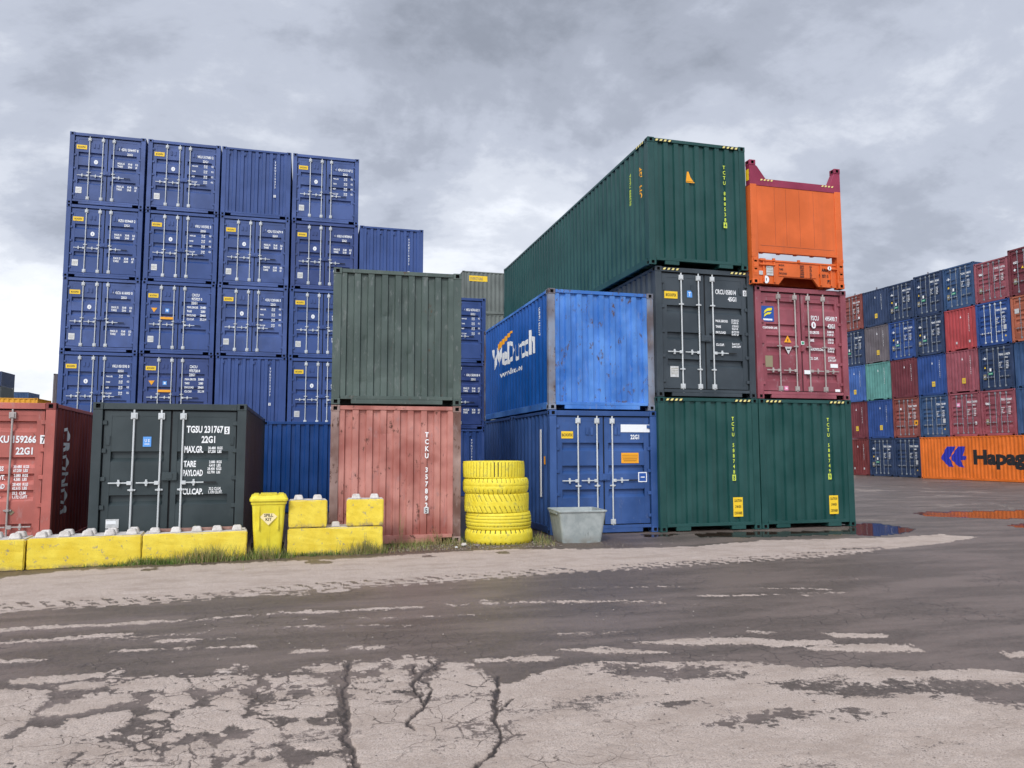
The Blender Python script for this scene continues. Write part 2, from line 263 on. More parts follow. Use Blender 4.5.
def sill_mesh(tunnel):
    m=MB(); m.box(-W2+.162,W2-.162,.006,.076,.104,.17)
    if tunnel: m.box(-.84,-.5,.009,.066,.02,.105); m.box(.5,.84,.009,.066,.02,.105)
    else: m.box(-.86,.86,.009,.066,.02,.105)
    return m.mesh('sill',1,bevel=.004)
def post_mesh(H,sx):
    m=MB(); xa,xb=sorted((0,-sx*.15)); m.box(xa,xb,.004,.12,.118,H-.118); xe,xf=sorted((-sx*.045,-sx*.16)); m.box(xe,xf,.12,.18,.118,H-.118)
    return m.mesh('corner_post',1,bevel=.004)
def floor_mesh(H,L,tunnel):
    m=MB(); m.box(-W2+.062,W2-.062,.08,L-.08,.15,.172)
    y=.5
    while y<L-.3:
        if tunnel and y<3.3: m.box(-W2+.062,-.52,y,y+.045,.03,.15); m.box(.52,W2-.062,y,y+.045,.03,.15)
        else: m.box(-W2+.062,W2-.062,y,y+.045,.03,.15)
        y+=.42
    if tunnel:
        for sx in (-1,1):
            a,b=sorted((sx*.5,sx*.53)); m.box(a,b,.08,3.3,.025,.15)
    return m.mesh('underframe')
def roof_mesh(H,L):
    m=MB(); pts=corr(.12,L-.12,.209,.09,.08,.018)
    sheet(m,pts,-W2+.05,W2-.05,lambda s,d,z:(z,s,H-.02-d)); m.box(-W2+.16,W2-.16,.06,.16,H-.02,H-.006); return m.mesh('roof')
def side_mesh(H,L,sx,old):
    m=MB(); pts=SIDEP(L)
    sheet(m,pts,.165,H-.07,lambda s,d,z:(sx*(W2-.012-d),s,z),10 if old else 1,mk_dents(old,40,0,L,H,.012) if old else None)
    return m.mesh('side_wall')
def end_mesh(H,old):
    m=MB()
    sheet(m,END(),.165,H-.08,lambda s,d,z:(s,.022+d,z),26 if old else 1,mk_dents(old,46,-1.1,1.1,H,.02) if old else None,3 if old else 1)
    return m.mesh('end_wall')
def vent_mesh():
    m=MB(); m.box(-.03,.03,-.012,.006,-.08,.08); m.box(-.018,.018,-.016,-.012,-.06,-.04,0); return m.mesh('vent',1,bevel=.003)
def leaf_mesh(H,side,gro,gw,gd):
    m=MB(); xa,xb=(.017,1.048) if side>0 else (-1.048,-.017); z0,z1=.192,H-.138; b=.085; ib=.16 if True else b
    y=.052
    xin0=xa+(b if side>0 else b+.03); xin1=xb-(b+.03 if side>0 else b)
    m.box(xa,xin0,y,y+.045,z0,z1); m.box(xin1,xb,y,y+.045,z0,z1)
    m.box(xin0,xin1,y,y+.045,z0,z0+.07); m.box(xin0,xin1,y,y+.045,z1-.09,z1)
    pts=[(z0+.07,.0)]
    for g in sorted(gro):
        pts+=[(g-gw*.85,.0),(g-gw*.35,gd),(g+gw*.42,gd),(g+gw*.5,0.0)]
    pts.append((z1-.09,.0))
    pts=[(p,d+.006) for p,d in pts]
    n=len(pts); vs=[];fs=[]
    for p,d in pts: vs+=[(xin0,y+d,p),(xin1,y+d,p)]
    for i in range(n-1): a=2*i; fs.append((a,a+1,a+3,a+2))
    m.add(vs,fs,0)
    # rubber gasket all round
    m.box(xa-.015,xb+.015,y+.022,y+.034,z0-.02,z0,1); m.box(xa-.015,xb+.015,y+.022,y+.034,z1,z1+.02,1)
    m.box(xa-.015,xa,y+.022,y+.034,z0,z1,1); m.box(xb,xb+.015,y+.022,y+.034,z0,z1,1)
    return m.mesh('door',2)
def rod_mesh(H,gs=(.86,)):
    m=MB(); y=.028
    m.cyl((0,y,.09),(0,y,H-.05),.017,8)
    for z,s in ((.24,1),(H-.225,-1)):
        m.box(-.052,.052,y-.014,y+.03,z-.055,z+.055); m.box(-.03,.03,y-.03,y-.014,z-.04,z+.04)
    for z in (.1,H-.075): m.box(-.026,.026,y-.018,y+.012,z-.028,z+.028); m.box(-.045,.0,y-.008,y+.012,z-.012,z+.012)
    for z in gs: m.box(-.06,.06,y-.006,y+.024,z-.014,z+.014); m.box(-.026,.026,y-.024,y-.004,z-.022,z+.022)
    return m.mesh('lock_rod',1,bevel=.003)
def handle_mesh(side):
    m=MB(); y=.012; s=side
    a,b=sorted((s*.02,s*.36)); m.box(a,b,y-.006,y+.006,-.011,.011); a,b=sorted((s*.0,s*.075)); m.box(a,b,y-.012,y+.016,-.034,.03)
    c=s*.2; m.box(c-.015,c+.015,y-.014,y+.03,-.055,.055); m.box(c-.03,c+.03,y-.018,y-.006,-.02,.02)
    return m.mesh('handle',1,bevel=.003)
def grip_mesh():
    m=MB(); m.box(0,.2,.006,.02,-.013,.013); return m.mesh('handle_grip')
def hinge_mesh():
    m=MB(); m.box(-.075,.045,-.012,.012,-.035,.035); m.cyl((.03,-.006,-.05),(.03,-.006,.05),.016,6); return m.mesh('hinge',1,bevel=.003)
def lockbox_mesh():
    m=MB(); m.box(-.12,.12,-.05,.02,-.07,.07); m.box(-.05,.05,-.06,-.05,-.045,.045); return m.mesh('lock_box',1,bevel=.006)
def plate(key,w,h,lines,bgm,fgm,th=.006,shape='rect'):
    """sticker or sign: a thin board carrying its lettering as one mesh"""
    def mk():
        m=MB()
        if shape=='rect': m.box(-w/2,w/2,-th,0,-h/2,h/2)
        elif shape=='round': m.prism([(w/2*math.cos(t),h/2*math.sin(t)) for t in [2*math.pi*i/16 for i in range(16)]],-th,0)
        elif shape=='down': m.prism([(0,-h/2),(w/2,h/2),(-w/2,h/2)],-th,0)
        elif shape=='up': m.prism([(-w/2,-h/2),(w/2,-h/2),(0,h/2)],-th,0)
        elif shape=='diamond': m.prism([(0,-h/2),(w/2,0),(0,h/2),(-w/2,0)],-th,0)
        for (s,x,z,ch,xs) in lines:
            if s=='#': m.box(x-xs/2,x+xs/2,-th-.0025,-th,z-ch/2,z+ch/2,1); continue
            t=text_mesh(s,ch,xs,.03,1,'CENTER')
            m.add([(v.co.x+x,-th-.0025,v.co.z+z-ch/2) for v in t.vertices],[tuple(p.vertices) for p in t.polygons],1)
        return m.mesh('sticker',2)
    return cached(('plate',key),mk)
def hazard_mesh(n=4,w=.42,h=.05):
    m=MB(); m.box(-w/2,w/2,-.002,0,-h/2,h/2,1); p=w/n
    for i in range(n):
        x=-w/2+i*p+.01; m.prism([(x,-h/2+.003),(x+p*.5,-h/2+.003),(x+p*.5+.03,h/2-.003),(x+.03,h/2-.003)],-.0045,-.002,0)
    return m.mesh('hazard_stripe',2)
NW='navy_wall'
def container(spec):
    """spec: dict loc, rz, H, L, pal(paint), front doors|wall, label, group, ..."""
    S=dict(rz=0,H=HS,L=6.058,front='doors',rods=3,gro=(1.84,1.36,.86),gw=.13,gd=.065,tunnel=False,old=0,detail=2,group=None,rodmat=None,hw=True,sidep=None,framep=None,castp=None,postp=None,zscale=1,hinge=True,doorp=None)
    S.update(spec); H,L=S['H'],S['L']; p=P[S['pal']]; sp=P[S['sidep']] if S['sidep'] else p; fp=P[S['framep']] if S['framep'] else p; cp=P[S['castp']] if S['castp'] else fp
    rm=S['rodmat'] or GAL
    r=thing('shipping_container',S['label'],'shipping container',S['loc'],S['rz'],S['group'])
    if S['zscale']!=1: r.scale=(1,1,S['zscale'])
    old=S['old']
    for sx in (-1,1):
        for tp in (True,False): obj('top_rail' if tp else 'bottom_rail',cached(('rail',H,L,sx,tp),lambda:rail_mesh(H,L,sx,tp)),fp,r)
    for yy,rz_,dr in ((0,0,S['front']=='doors'),(L,math.pi,False)):
        obj('header',cached(('hdr',H,dr),lambda:header_mesh(H,dr)),fp,r,(0,yy,0),(0,0,rz_)); obj('sill',cached(('sill',S['tunnel']),lambda:sill_mesh(S['tunnel'])),fp,r,(0,yy,0),(0,0,rz_))
    obj('underframe',cached(('fl',H,L,S['tunnel']),lambda:floor_mesh(H,L,S['tunnel'])),fp,r)
    obj('roof',cached(('ro',H,L),lambda:roof_mesh(H,L)),p,r)
    for sx in (-1,1): obj('side_wall',cached(('si',H,L,sx,old),lambda:side_mesh(H,L,sx,old)),sp,r)
    em=cached(('en',H,0),lambda:end_mesh(H,0))
    obj('end_wall',em,p,r,(0,L,0),(0,0,math.pi))
    cm=cached('cast',casting_mesh); pp=P[S['postp']] if S['postp'] else fp
    for x in (-1,1):
        pm=cached(('post',H,x),lambda:post_mesh(H,x))
        obj('corner_post',pm,pp,r,(x*W2,0,0)); obj('corner_post',cached(('post',H,-x),lambda:post_mesh(H,-x)),pp,r,(x*W2,L,0),(0,0,math.pi))
        for y in (.086,L-.086):
            for z in (.059,H-.059): obj('corner_casting',cm,[cp,DARK],r,(x*(W2-.078),y,z))
    if S['front']=='wall':
        e=obj('end_wall',cached(('en',H,old),lambda:end_mesh(H,old)),p,r)
        if S.get('vents',True) and S['detail']>1:
            for xx in (-.97,-.43,.08,.6): obj('vent',cached('vent',vent_mesh),p,e,(xx,.03,H-.22),None,(1,1,.75))
        return r,e,None
    leaves=[]
    for s in (-1,1):
        d=obj('door',cached(('lf',H,s,S['gro'],S['gw'],S['gd']),lambda:leaf_mesh(H,s,S['gro'],S['gw'],S['gd'])),[P[S['doorp']] if S['doorp'] else p,RUB],r); leaves.append(d)
        if S['hinge']:
            for z in (.36,.36+(H-.7)*.25,.36+(H-.7)*.5,.36+(H-.7)*.75,H-.34):
                obj('hinge',cached('hinge',hinge_mesh),fp,d,(s*1.075,.035,z),None,(s,1,1))
        if S['detail']>1:
            for x in ((.30,.40) if s>0 else (-.44,-.32)) if S.get('vpos') is None else S['vpos'][s]: obj('vent',cached('vent',vent_mesh),p,d,(x,.05,S.get('vz',H-.44)))
    L_,R_=leaves
    gs=tuple(S.get('guides',(1.17,))); rm_=cached(('rod',H,gs),lambda:rod_mesh(H,gs))
    if S['rods']==3: pos=[(-.585,-1,L_),(-.158,-1,L_),(.19,1,R_)]
    else: x4=S.get('x4',.60); pos=[(-x4,-1,L_),(-.165,-1,L_),(.19,1,R_),(x4,1,R_)]
    hz=S.get('hz',1.05)
    for x,hs,lf in pos:
        obj('lock_rod',rm_,rm,lf,(x,0,0))
        obj('handle',cached(('hd',hs),lambda:handle_mesh(hs)),rm,lf,(x,0,hz))
    if S['rods']==3: obj('handle_grip',cached('grip',grip_mesh),RUB,R_,(.19+.36,0,hz)); 
    obj('lock_box',cached('lbox',lockbox_mesh),fp,R_,(0.0,.05,S.get('lbz',H*.455)),None,(1 if S['rods']==3 else .3,1,1))
    return r,L_,R_
yd=.049 # depth of lettering in front of a door face
def csc(leaf,x=-.88,z=.52,w=.19,h=.22):
    obj('safety_plate',plate(('csc',w,h),w,h,[('#',0,h*.18,.01,w*.8),('#',0,0,.01,w*.8),('#',0,-h*.22,.01,w*.8)],PLATE,BLK,.006),[PLATE,TAN],leaf,(x,.052,z))
def sticker(leaf,name,key,x,z,w,h,lines,bg,fg,shape='rect',y=.052,label=None):
    return obj(name,plate(key,w,h,lines,bg,fg,.006,shape),[bg,fg],leaf,(x,y,z),label=label)
def yellow_label(leaf,x,z,w=.33,h=.15):
    return sticker(leaf,'yellow_label',('yl',w,h),x,z,w,h,[('BOXXFIX',0,.0,h*.42,.66)],YST,BLK)
def hazards(part,H,y=0,x=.84,z=None):
    for s in (-1,1): obj('hazard_stripe',cached('haz',hazard_mesh),[HZ,BLK],part,(s*x,y,z if z else H-.055))
GW=WHITE
def data_block(leaf,x,z,h,rows,mat=None,xs=.62,ls=1.0,name='weight_marking'):
    return letters(leaf,name,'\n'.join(rows),x,z,h,mat or GW,yd,xs,ls)
# ================================================================== near containers
WT=dict
# --- anthracite container behind the kerb blocks
r,l,q=container(dict(loc=(-3.4801+W2,14.03,-.03),pal='anth',gro=(1.70,.965),hz=1.235,guides=(1.115,),vz=1.95,label='dark green-grey container with number TGSU 231767 behind the low yellow blocks',vpos={1:(.99,),-1:(-.98,)},lbz=1.34))
letters(q,'number_marking','TGSU 231767',.245,2.09,.118,WHITE,yd,.63); sticker(q,'check_digit_box','cd5',.90,2.13,.085,.13,[('5',0,0,.095,.7)],WHITE,BLK,y=.05)
letters(q,'size_marking','22G1',.49,1.915,.118,WHITE,yd,.66)
letters(q,'weight_marking','MAX.GR.',.215,1.745,.115,WHITE,yd,.50); data_block(q,.6,1.80,.048,['30.480  KGS','67.200  LBS'],xs=.7,ls=.92)
letters(q,'weight_marking','TARE',.215,1.50,.105,WHITE,yd,.58); letters(q,'weight_marking','PAYLOAD',.205,1.345,.105,WHITE,yd,.50)
data_block(q,.6,1.56,.046,['  2.080  KGS','  4.410  LBS','28.400  KGS','62.790  LBS'],xs=.7,ls=.93)
letters(q,'capacity_marking','CU.CAP.',.215,1.03,.1,WHITE,yd,.64); data_block(q,.62,1.10,.048,[' 33.2 CU.M.','1.170 CU.FT.'],xs=.66,ls=.92)
sticker(l,'round_corner_sticker','tgs',-.375,1.93,.13,.17,[('U S',0,.02,.05,.8),('#',0,-.04,.012,.08)],LBLUE,WHITE)
sticker(l,'safety_plate','cscT1',-.86,.56,.2,.15,[('#',-.02,.02,.05,.15)],PLATE,WHITE); sticker(l,'safety_plate','cscT2',-.86,.395,.2,.15,[('#',0,.02,.01,.16),('#',0,-.02,.01,.16)],PLATE,TAN)
# --- red container at the left edge
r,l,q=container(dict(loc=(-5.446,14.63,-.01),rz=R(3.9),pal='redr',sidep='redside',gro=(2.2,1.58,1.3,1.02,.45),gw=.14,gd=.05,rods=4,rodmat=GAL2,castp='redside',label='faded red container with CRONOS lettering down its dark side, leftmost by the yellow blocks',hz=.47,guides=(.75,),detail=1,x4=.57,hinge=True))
REDL=r
letters(q,'number_marking','TEKU 159266',.235,1.9,.12,WHITE,yd,.74); sticker(q,'check_digit_box','cd7',1.04,1.955,.09,.15,[('7',0,0,.11,.7)],WHITE,BLK,y=.05)
letters(q,'size_marking','22G1',.64,1.7,.12,WHITE,yd,.74)
for zz,s,a,b in ((1.42,'M.GROSS','30.480  KGS','67.200  LBS'),(1.27,'TARE WT.',' 2.080  KGS',' 4.585  LBS'),(1.12,'PAYLOAD','28.400  KGS','62.615  LBS'),(.97,'CU.CAP.','33.2  CUM','1.172 CUFT')):
    letters(q,'weight_marking',s,.2,zz,.08,WHITE,yd,.62); data_block(q,.62,zz+.045,.05,[a,b],xs=.66,ls=.95)
sticker(q,'worn_sticker','ws1',.62,.72,.1,.1,[],TAN,BLK,'diamond')
def xs_for(s,h,width,bold=.02):
    t=text_mesh(s,h,1.0,bold); return width/(textwidth(t)+1e-6)
def wrap_text(s,h,xs,pts,u0,z0,sgn,vertical=False,bold=.02,align='LEFT',shear=0,obj_mesh=None):
    """lettering laid over a corrugated side wall; returns mesh in container space. sgn -1: left wall, +1: right wall"""
    t=obj_mesh or text_mesh(s,h,xs,bold,1,align)
    bm=bmesh.new(); bm.from_mesh(t)
    for v in bm.verts:
        x,z=v.co.x,v.co.z
        if vertical: x,z=z,-x                                   # reads downwards
        x+=shear*z
        v.co=(0,(u0-x) if sgn<0 else (u0+x),z0+z)
    lo=min(v.co.y for v in bm.verts); hi=max(v.co.y for v in bm.verts)
    for sp_,_ in pts:
        if lo<sp_<hi: bmesh.ops.bisect_plane(bm,geom=bm.verts[:]+bm.edges[:]+bm.faces[:],plane_co=(0,sp_,0),plane_no=(0,1,0),dist=1e-5)
    for v in bm.verts: v.co.x=sgn*(W2-.012-prof_at(pts,v.co.y)+.003)
    me=bpy.data.meshes.new('side_lettering'); bm.to_mesh(me); bm.free()
    if not len(me.materials): me.materials.append(None)
    return me
sw=[c for c in r.children if c.name.startswith('side_wall')]
obj('side_lettering',wrap_text('CRONOS',.50,xs_for('CRONOS',.5,1.6),SIDEP(6.058),.76,2.2,1,True,.03),WHITE,sw[1])
# --- small blue container between
r,e,_=container(dict(loc=(-1.22+W2,22.4,0),front='wall',pal='bright',H=HS,label='bright blue container end seen between the dark green container and the red one',vents=False))
# --- sage over weathered red
CX=.413+W2
r,e,_=container(dict(loc=(.413+W2*math.cos(R(1.8)),14.35-W2*math.sin(R(1.8)),0),rz=R(-1.8),front='wall',pal='redold',old=11,castp='rustpost',postp='rustpost',label='weathered faded red container with white number TCKU 357892 standing on the weedy ground',vents=False))
sx=[p[0] for p in END()]
letters(e,'number_marking','\n'.join('TCKU 357892').replace(' \n','\n') ,.565,2.0,.095,WHITE,.018,.8,1.02,'CENTER')
obj('check_digit_box',plate('cd5b',.09,.12,[('5',0,0,.09,.7)],WHITE,BLK),[PLATE,BLK],e,(.565,.024,.62),None,(1,.5,1))
r,e,_=container(dict(loc=(.413+W2*math.cos(R(1.8)),14.36-W2*math.sin(R(1.8)),HS+.01),rz=R(-1.8),front='wall',pal='sage',old=23,label='sage green container with dented end stacked on the weathered red container',vents=False))
# --- WeDutch 20ft over two 10ft blue
DX=4.885+W2
r,l,q=container(dict(loc=(DX-.01,14.985,0),pal='blueh',L=2.99,gro=(1.84,1.36,.86),hz=1.11,guides=(1.0,),vz=2.15,vpos={1:(.27,.345),-1:(-.37,-.27)},label='cobalt blue container with white bar and orange placard on its doors, behind the grey tub'))
yellow_label(l,-.82,2.07,.26,.15)
sticker(q,'blank_sticker','bar',.74,2.215,.69,.165,[],WHITE,BLK); letters(q,'size_marking','22G1',.62,1.985,.095,WHITE,yd,.74)
sticker(q,'orange_placard','plac',.60,1.58,.4,.22,[('#',0,.06,.012,.36),('#',0,.02,.012,.36),('#',0,-.02,.02,.34),('#',0,-.06,.02,.3)],ORG,decal('placard_brown','#a5701c',.1))
sticker(q,'square_sticker','sqb',.885,1.17,.2,.21,[('#',0,0,.17,.16)],WHITE,DBL); sticker(q,'square_sticker_text','sqt',.885,1.17,.09,.02,[],WHITE,BLK,y=.043)
sw=[c for c in r.children if c.name.startswith('side_wall')]
m=MB(); m.box(-W2-.0,-W2+.012,.62,.70,.75,2.2); obj('white_strip',m.mesh('white_strip'),WHITE,sw[0])
m=MB(); m.box(-W2-.0,-W2+.012,.36,.42,1.45,1.62); obj('label_strip',m.mesh('label_strip'),ORG,sw[0])
r,e,_=container(dict(loc=(DX-.01,14.985+3.06,0),pal='blueh',L=2.99,front='wall',label='cobalt blue container at the rear under the WeDutch container, in deep shade',vents=False))
r,e,_=container(dict(loc=(DX,15.06,HS+.01),front='wall',pal='dutch_end',sidep='dutch',castp='bluepost',postp='bluepost',old=31,label='bright blue container with white WeDutch lettering on its side',vents=False))
sw=[c for c in r.children if c.name.startswith('side_wall')]
SP=SIDEP(6.058)
obj('side_lettering',wrap_text('WeDutch',.57,xs_for('WeDutch',.57,4.0),SP,5.08,1.36,-1,bold=.035),WHITE,sw[0])
obj('web_address_lettering',wrap_text('www.wedutch.com',.15,xs_for('www.wedutch.com',.15,2.15),SP,4.22,1.07,-1,bold=.03),WHITE,sw[0])
def poly_mesh(pts):
    m=MB(); m.add([(x,0,z) for x,z in pts],[tuple(range(len(pts)))]); return m.mesh('mark')
obj('roof_mark',wrap_text('',1,1,SP,0,0,-1,obj_mesh=poly_mesh([(-4.47,1.83),(-4.2,1.86),(-3.4,2.02),(-3.07,2.1),(-3.07,2.15),(-3.4,2.13),(-4.47,2.0)]).copy()),ORG,sw[0])
r['note_free']=1; del r['note_free']
obj('number_marking',wrap_text('WDTU 204417',.09,.8,SP,.75,2.3,-1,True),WHITE,sw[0]); sticker_m=None
# --- bottle green 40ft pair, HC
GX=7.2986+W2; JX=9.7631+W2
def stacked(s): return '\n'.join(s)
for k,(X,num,lb) in enumerate(((GX,'TCTU 588748','bottle green container end on the ground under the anthracite double doors'),(JX,'TCTU 588749','bottle green container end on the ground under the maroon doors'))):
    r,e,_=container(dict(loc=(X,14.855,0),front='wall',pal='green',H=HC,L=12.192,tunnel=True,label=lb,vents=False))
    hazards(e,HC)
    letters(e,'number_marking','TCTU',.585,2.4,.082,LIME,.018,.8,1.0,'CENTER').data; 
    e.children[-1].data=text_mesh('T\nC\nT\nU\n \n'+'\n'.join(num[5:]),.082,.8,.03,1.04,'CENTER')
    obj('check_digit_box',plate('cd0g%d'%k,.085,.13,[('8' if k==0 else '9',0,0,.1,.7)],LIME,BLK),[LIME,P['green']],e,(.585,.024,1.14),None,(1,.5,1))
    obj('height_sign',plate('caut',.235,.42,[('CAUTION',0,.14,.06,.5),('2.9 M HIGH',0,.01,.06,.36),('CONTAINER',0,-.13,.06,.4)],YST,BLK),[YST,BLK],e,(.66,.024,.5))
# --- anthracite 45G1 high cube doors
r,l,q=container(dict(loc=(7.322+W2,14.93,HC+.01),pal='anth2',H=HC,L=12.192,gro=(1.98,1.38,.78),gw=.13,label='anthracite container with yellow label and number CRCU 058014 on its doors, second tier',hz=1.0,guides=(.62,2.07),vpos={1:(.9,),-1:(-1.0,-.3)},vz=2.44))
hazards(r,HC,-.0)
yellow_label(l,-.83,2.27,.32,.16); sticker(l,'blue_sticker','bs1',-.37,2.31,.125,.15,[('T',0,0,.09,.8)],LBLUE,WHITE); sticker(l,'safety_plate','cscK',-.78,.56,.2,.24,[('#',0,.07,.01,.16),('#',0,.03,.01,.16),('#',0,-.01,.01,.16),('#',0,-.05,.01,.16)],PLATE,TAN)
letters(q,'number_marking','CRCU 058014',.27,2.35,.11,WHITE,yd,.58,bold=.03); sticker(q,'check_digit_box','cd0k',1.02,2.4,.085,.13,[('0',0,0,.1,.7)],WHITE,BLK,y=.05); letters(q,'size_marking','45G1',.59,2.2,.1,WHITE,yd,.74)
for zz,s,a,b in ((1.71,'MAX.GROSS','32.500 KG','71.650 LB'),(1.58,'TARE',' 3.730 KG',' 8.223 LB'),(1.45,'PAYLOAD','28.770 KG','63.427 LB'),(1.17,'CU.CAP.','76.4 CU.M','2.698 CU.FT')):
    letters(q,'weight_marking',s,.26,zz,.055,WHITE,yd,.75); data_block(q,.66,zz+.03,.045,[a,b],xs=.7,ls=.95)
# --- maroon 42G1 doors
r,l,q=container(dict(loc=(9.804+W2,14.93,HC+.01),pal='maroon',H=HS,L=12.192,gro=(2.2,1.66,1.40,1.13,.52),gw=.14,gd=.05,rods=4,rodmat=GAL2,hz=.66,guides=(1.22,),detail=1,label='maroon container with blue and yellow logo and number FSCU 495490 on its doors'))
sticker(l,'blue_logo_sticker','flor',-.88,1.96,.33,.36,[('#',0,-.135,.04,.24)],DBL,WHITE)
m=MB(); m.prism([(-.1,-.02),(-.02,.04),(.1,.06),(.12,.12),(0,.11),(-.08,.05)],-.012,-.008); m.prism([(-.1,-.1),(-.02,-.04),(.06,-.03),(.1,.02),(0,.01),(-.08,-.03)],-.012,-.008); obj('logo_swoosh',m.mesh('swoosh'),NAVYT,l,(-.88,.052,1.98))
sticker(l,'warning_triangle','wt',-.38,1.39,.19,.16,[('#',0,-.03,.06,.02)],ORG,BLK,'up',y=.04); sticker(l,'white_triangle','wt2',-.37,1.12,.19,.18,[('#',0,.03,.03,.08)],PLATE,BLK,'down',y=.04)
letters(l,'owner_marking','CONTAINER LINE',-1.02,1.615,.05,WHITE,yd,.7); sticker(l,'tan_plate','tanp',-.88,.86,.19,.26,[],TAN,BLK); sticker(l,'pink_sticker','pk',-.45,.25,.1,.1,[('#',0,0,.03,.05)],PINK,WHITE)
sticker(l,'green_sticker','gs',.01,1.31,.085,.085,[('#',0,0,.06,.06)],WHITE,GRN,y=.03)
letters(q,'number_marking','FSCU',.27,1.86,.11,WHITE,yd,.62,bold=.03); letters(q,'number_marking','495490 7',.66,1.86,.11,WHITE,yd,.58,bold=.03); letters(q,'size_marking','42G1',.72,1.69,.1,WHITE,yd,.7); sticker(q,'oval_sticker','ov',.34,1.745,.12,.16,[('#',0,0,.08,.03)],WHITE,P['maroon'],'round')
for zz,s,a,b in ((1.54,'MX.GROSS','30.480 KG','67.200 LB'),(1.355,'TARE',' 3.700 KG',' 8.160 LB'),(1.145,'MAX.PAYLOAD','26.780 KG','59.040 LB'),(.93,'CU. CAP.','67.7 CU.M','2.390 CU.FT')):
    letters(q,'weight_marking',s,.2,zz,.065,WHITE,yd,.66); data_block(q,.7,zz+.035,.05,[a,b],xs=.62,ls=.95)
sticker(q,'white_sticker','wsn',.86,.80,.2,.09,[],WHITE,BLK); sticker(q,'white_sticker','wsn2',.1,.63,.16,.09,[],WHITE,BLK,y=.02); sticker(q,'white_sticker','wsn3',.93,.22,.13,.06,[],WHITE,BLK)
# --- bottle green 40ft on top
r,e,_=container(dict(loc=(7.163+W2,14.865,2*HC+.02),front='wall',pal='green',H=HC,L=12.75,tunnel=True,label='long bottle green container with small yellow mark on its end, on top of the pile',vents=False))
hazards(e,HC)
def number_col(e,txt,x,z,h,mat,y=.018,ls=1.04,name='number_marking',xs=.8):
    return obj(name,text_mesh(txt,h,xs,.03,ls,'CENTER'),mat,e,(x,y,z))
number_col(e,'T\nC\nT\nU\n \n'+'\n'.join('888538'),.68,2.33,.085,LIME,ls=1.05)
obj('check_digit_box',plate('cd4',.085,.13,[('4',0,0,.1,.7)],LIME,BLK),[LIME,P['green']],e,(.68,.024,1.02),None,(1,.5,1))
def sail(e,x,z,k=1,y=.0):
    m=MB(); m.prism([(-.09,-.1),(.1,-.1),(.02,.0),(-.02,.12),(-.06,.12)],-.004,0); m.box(-.09,.12,-.004,0,-.13,-.11); return obj('yellow_mark',cached('sail',lambda:m.mesh('sail')),ORG,e,(x,y,z),None,(k,1,k))
sail(e,-.2,2.06,y=.018)
sw=[c for c in r.children if c.name.startswith('side_wall')]; SP=SIDEP(12.75)
obj('side_number_marking',wrap_text('TCTU 888538',.085,1.1,SP,1.04,2.38,-1,True),LIME,sw[0])
obj('height_marking',wrap_text('45\'   HC',.14,1.1,SP,.52,2.35,-1,True),ORG,sw[0])
hz=cached('haz',hazard_mesh)
obj('hazard_stripe',hz,[HZ,BLK],sw[0],(-W2+.0,.42,HC-.045),(0,0,R(-90)))
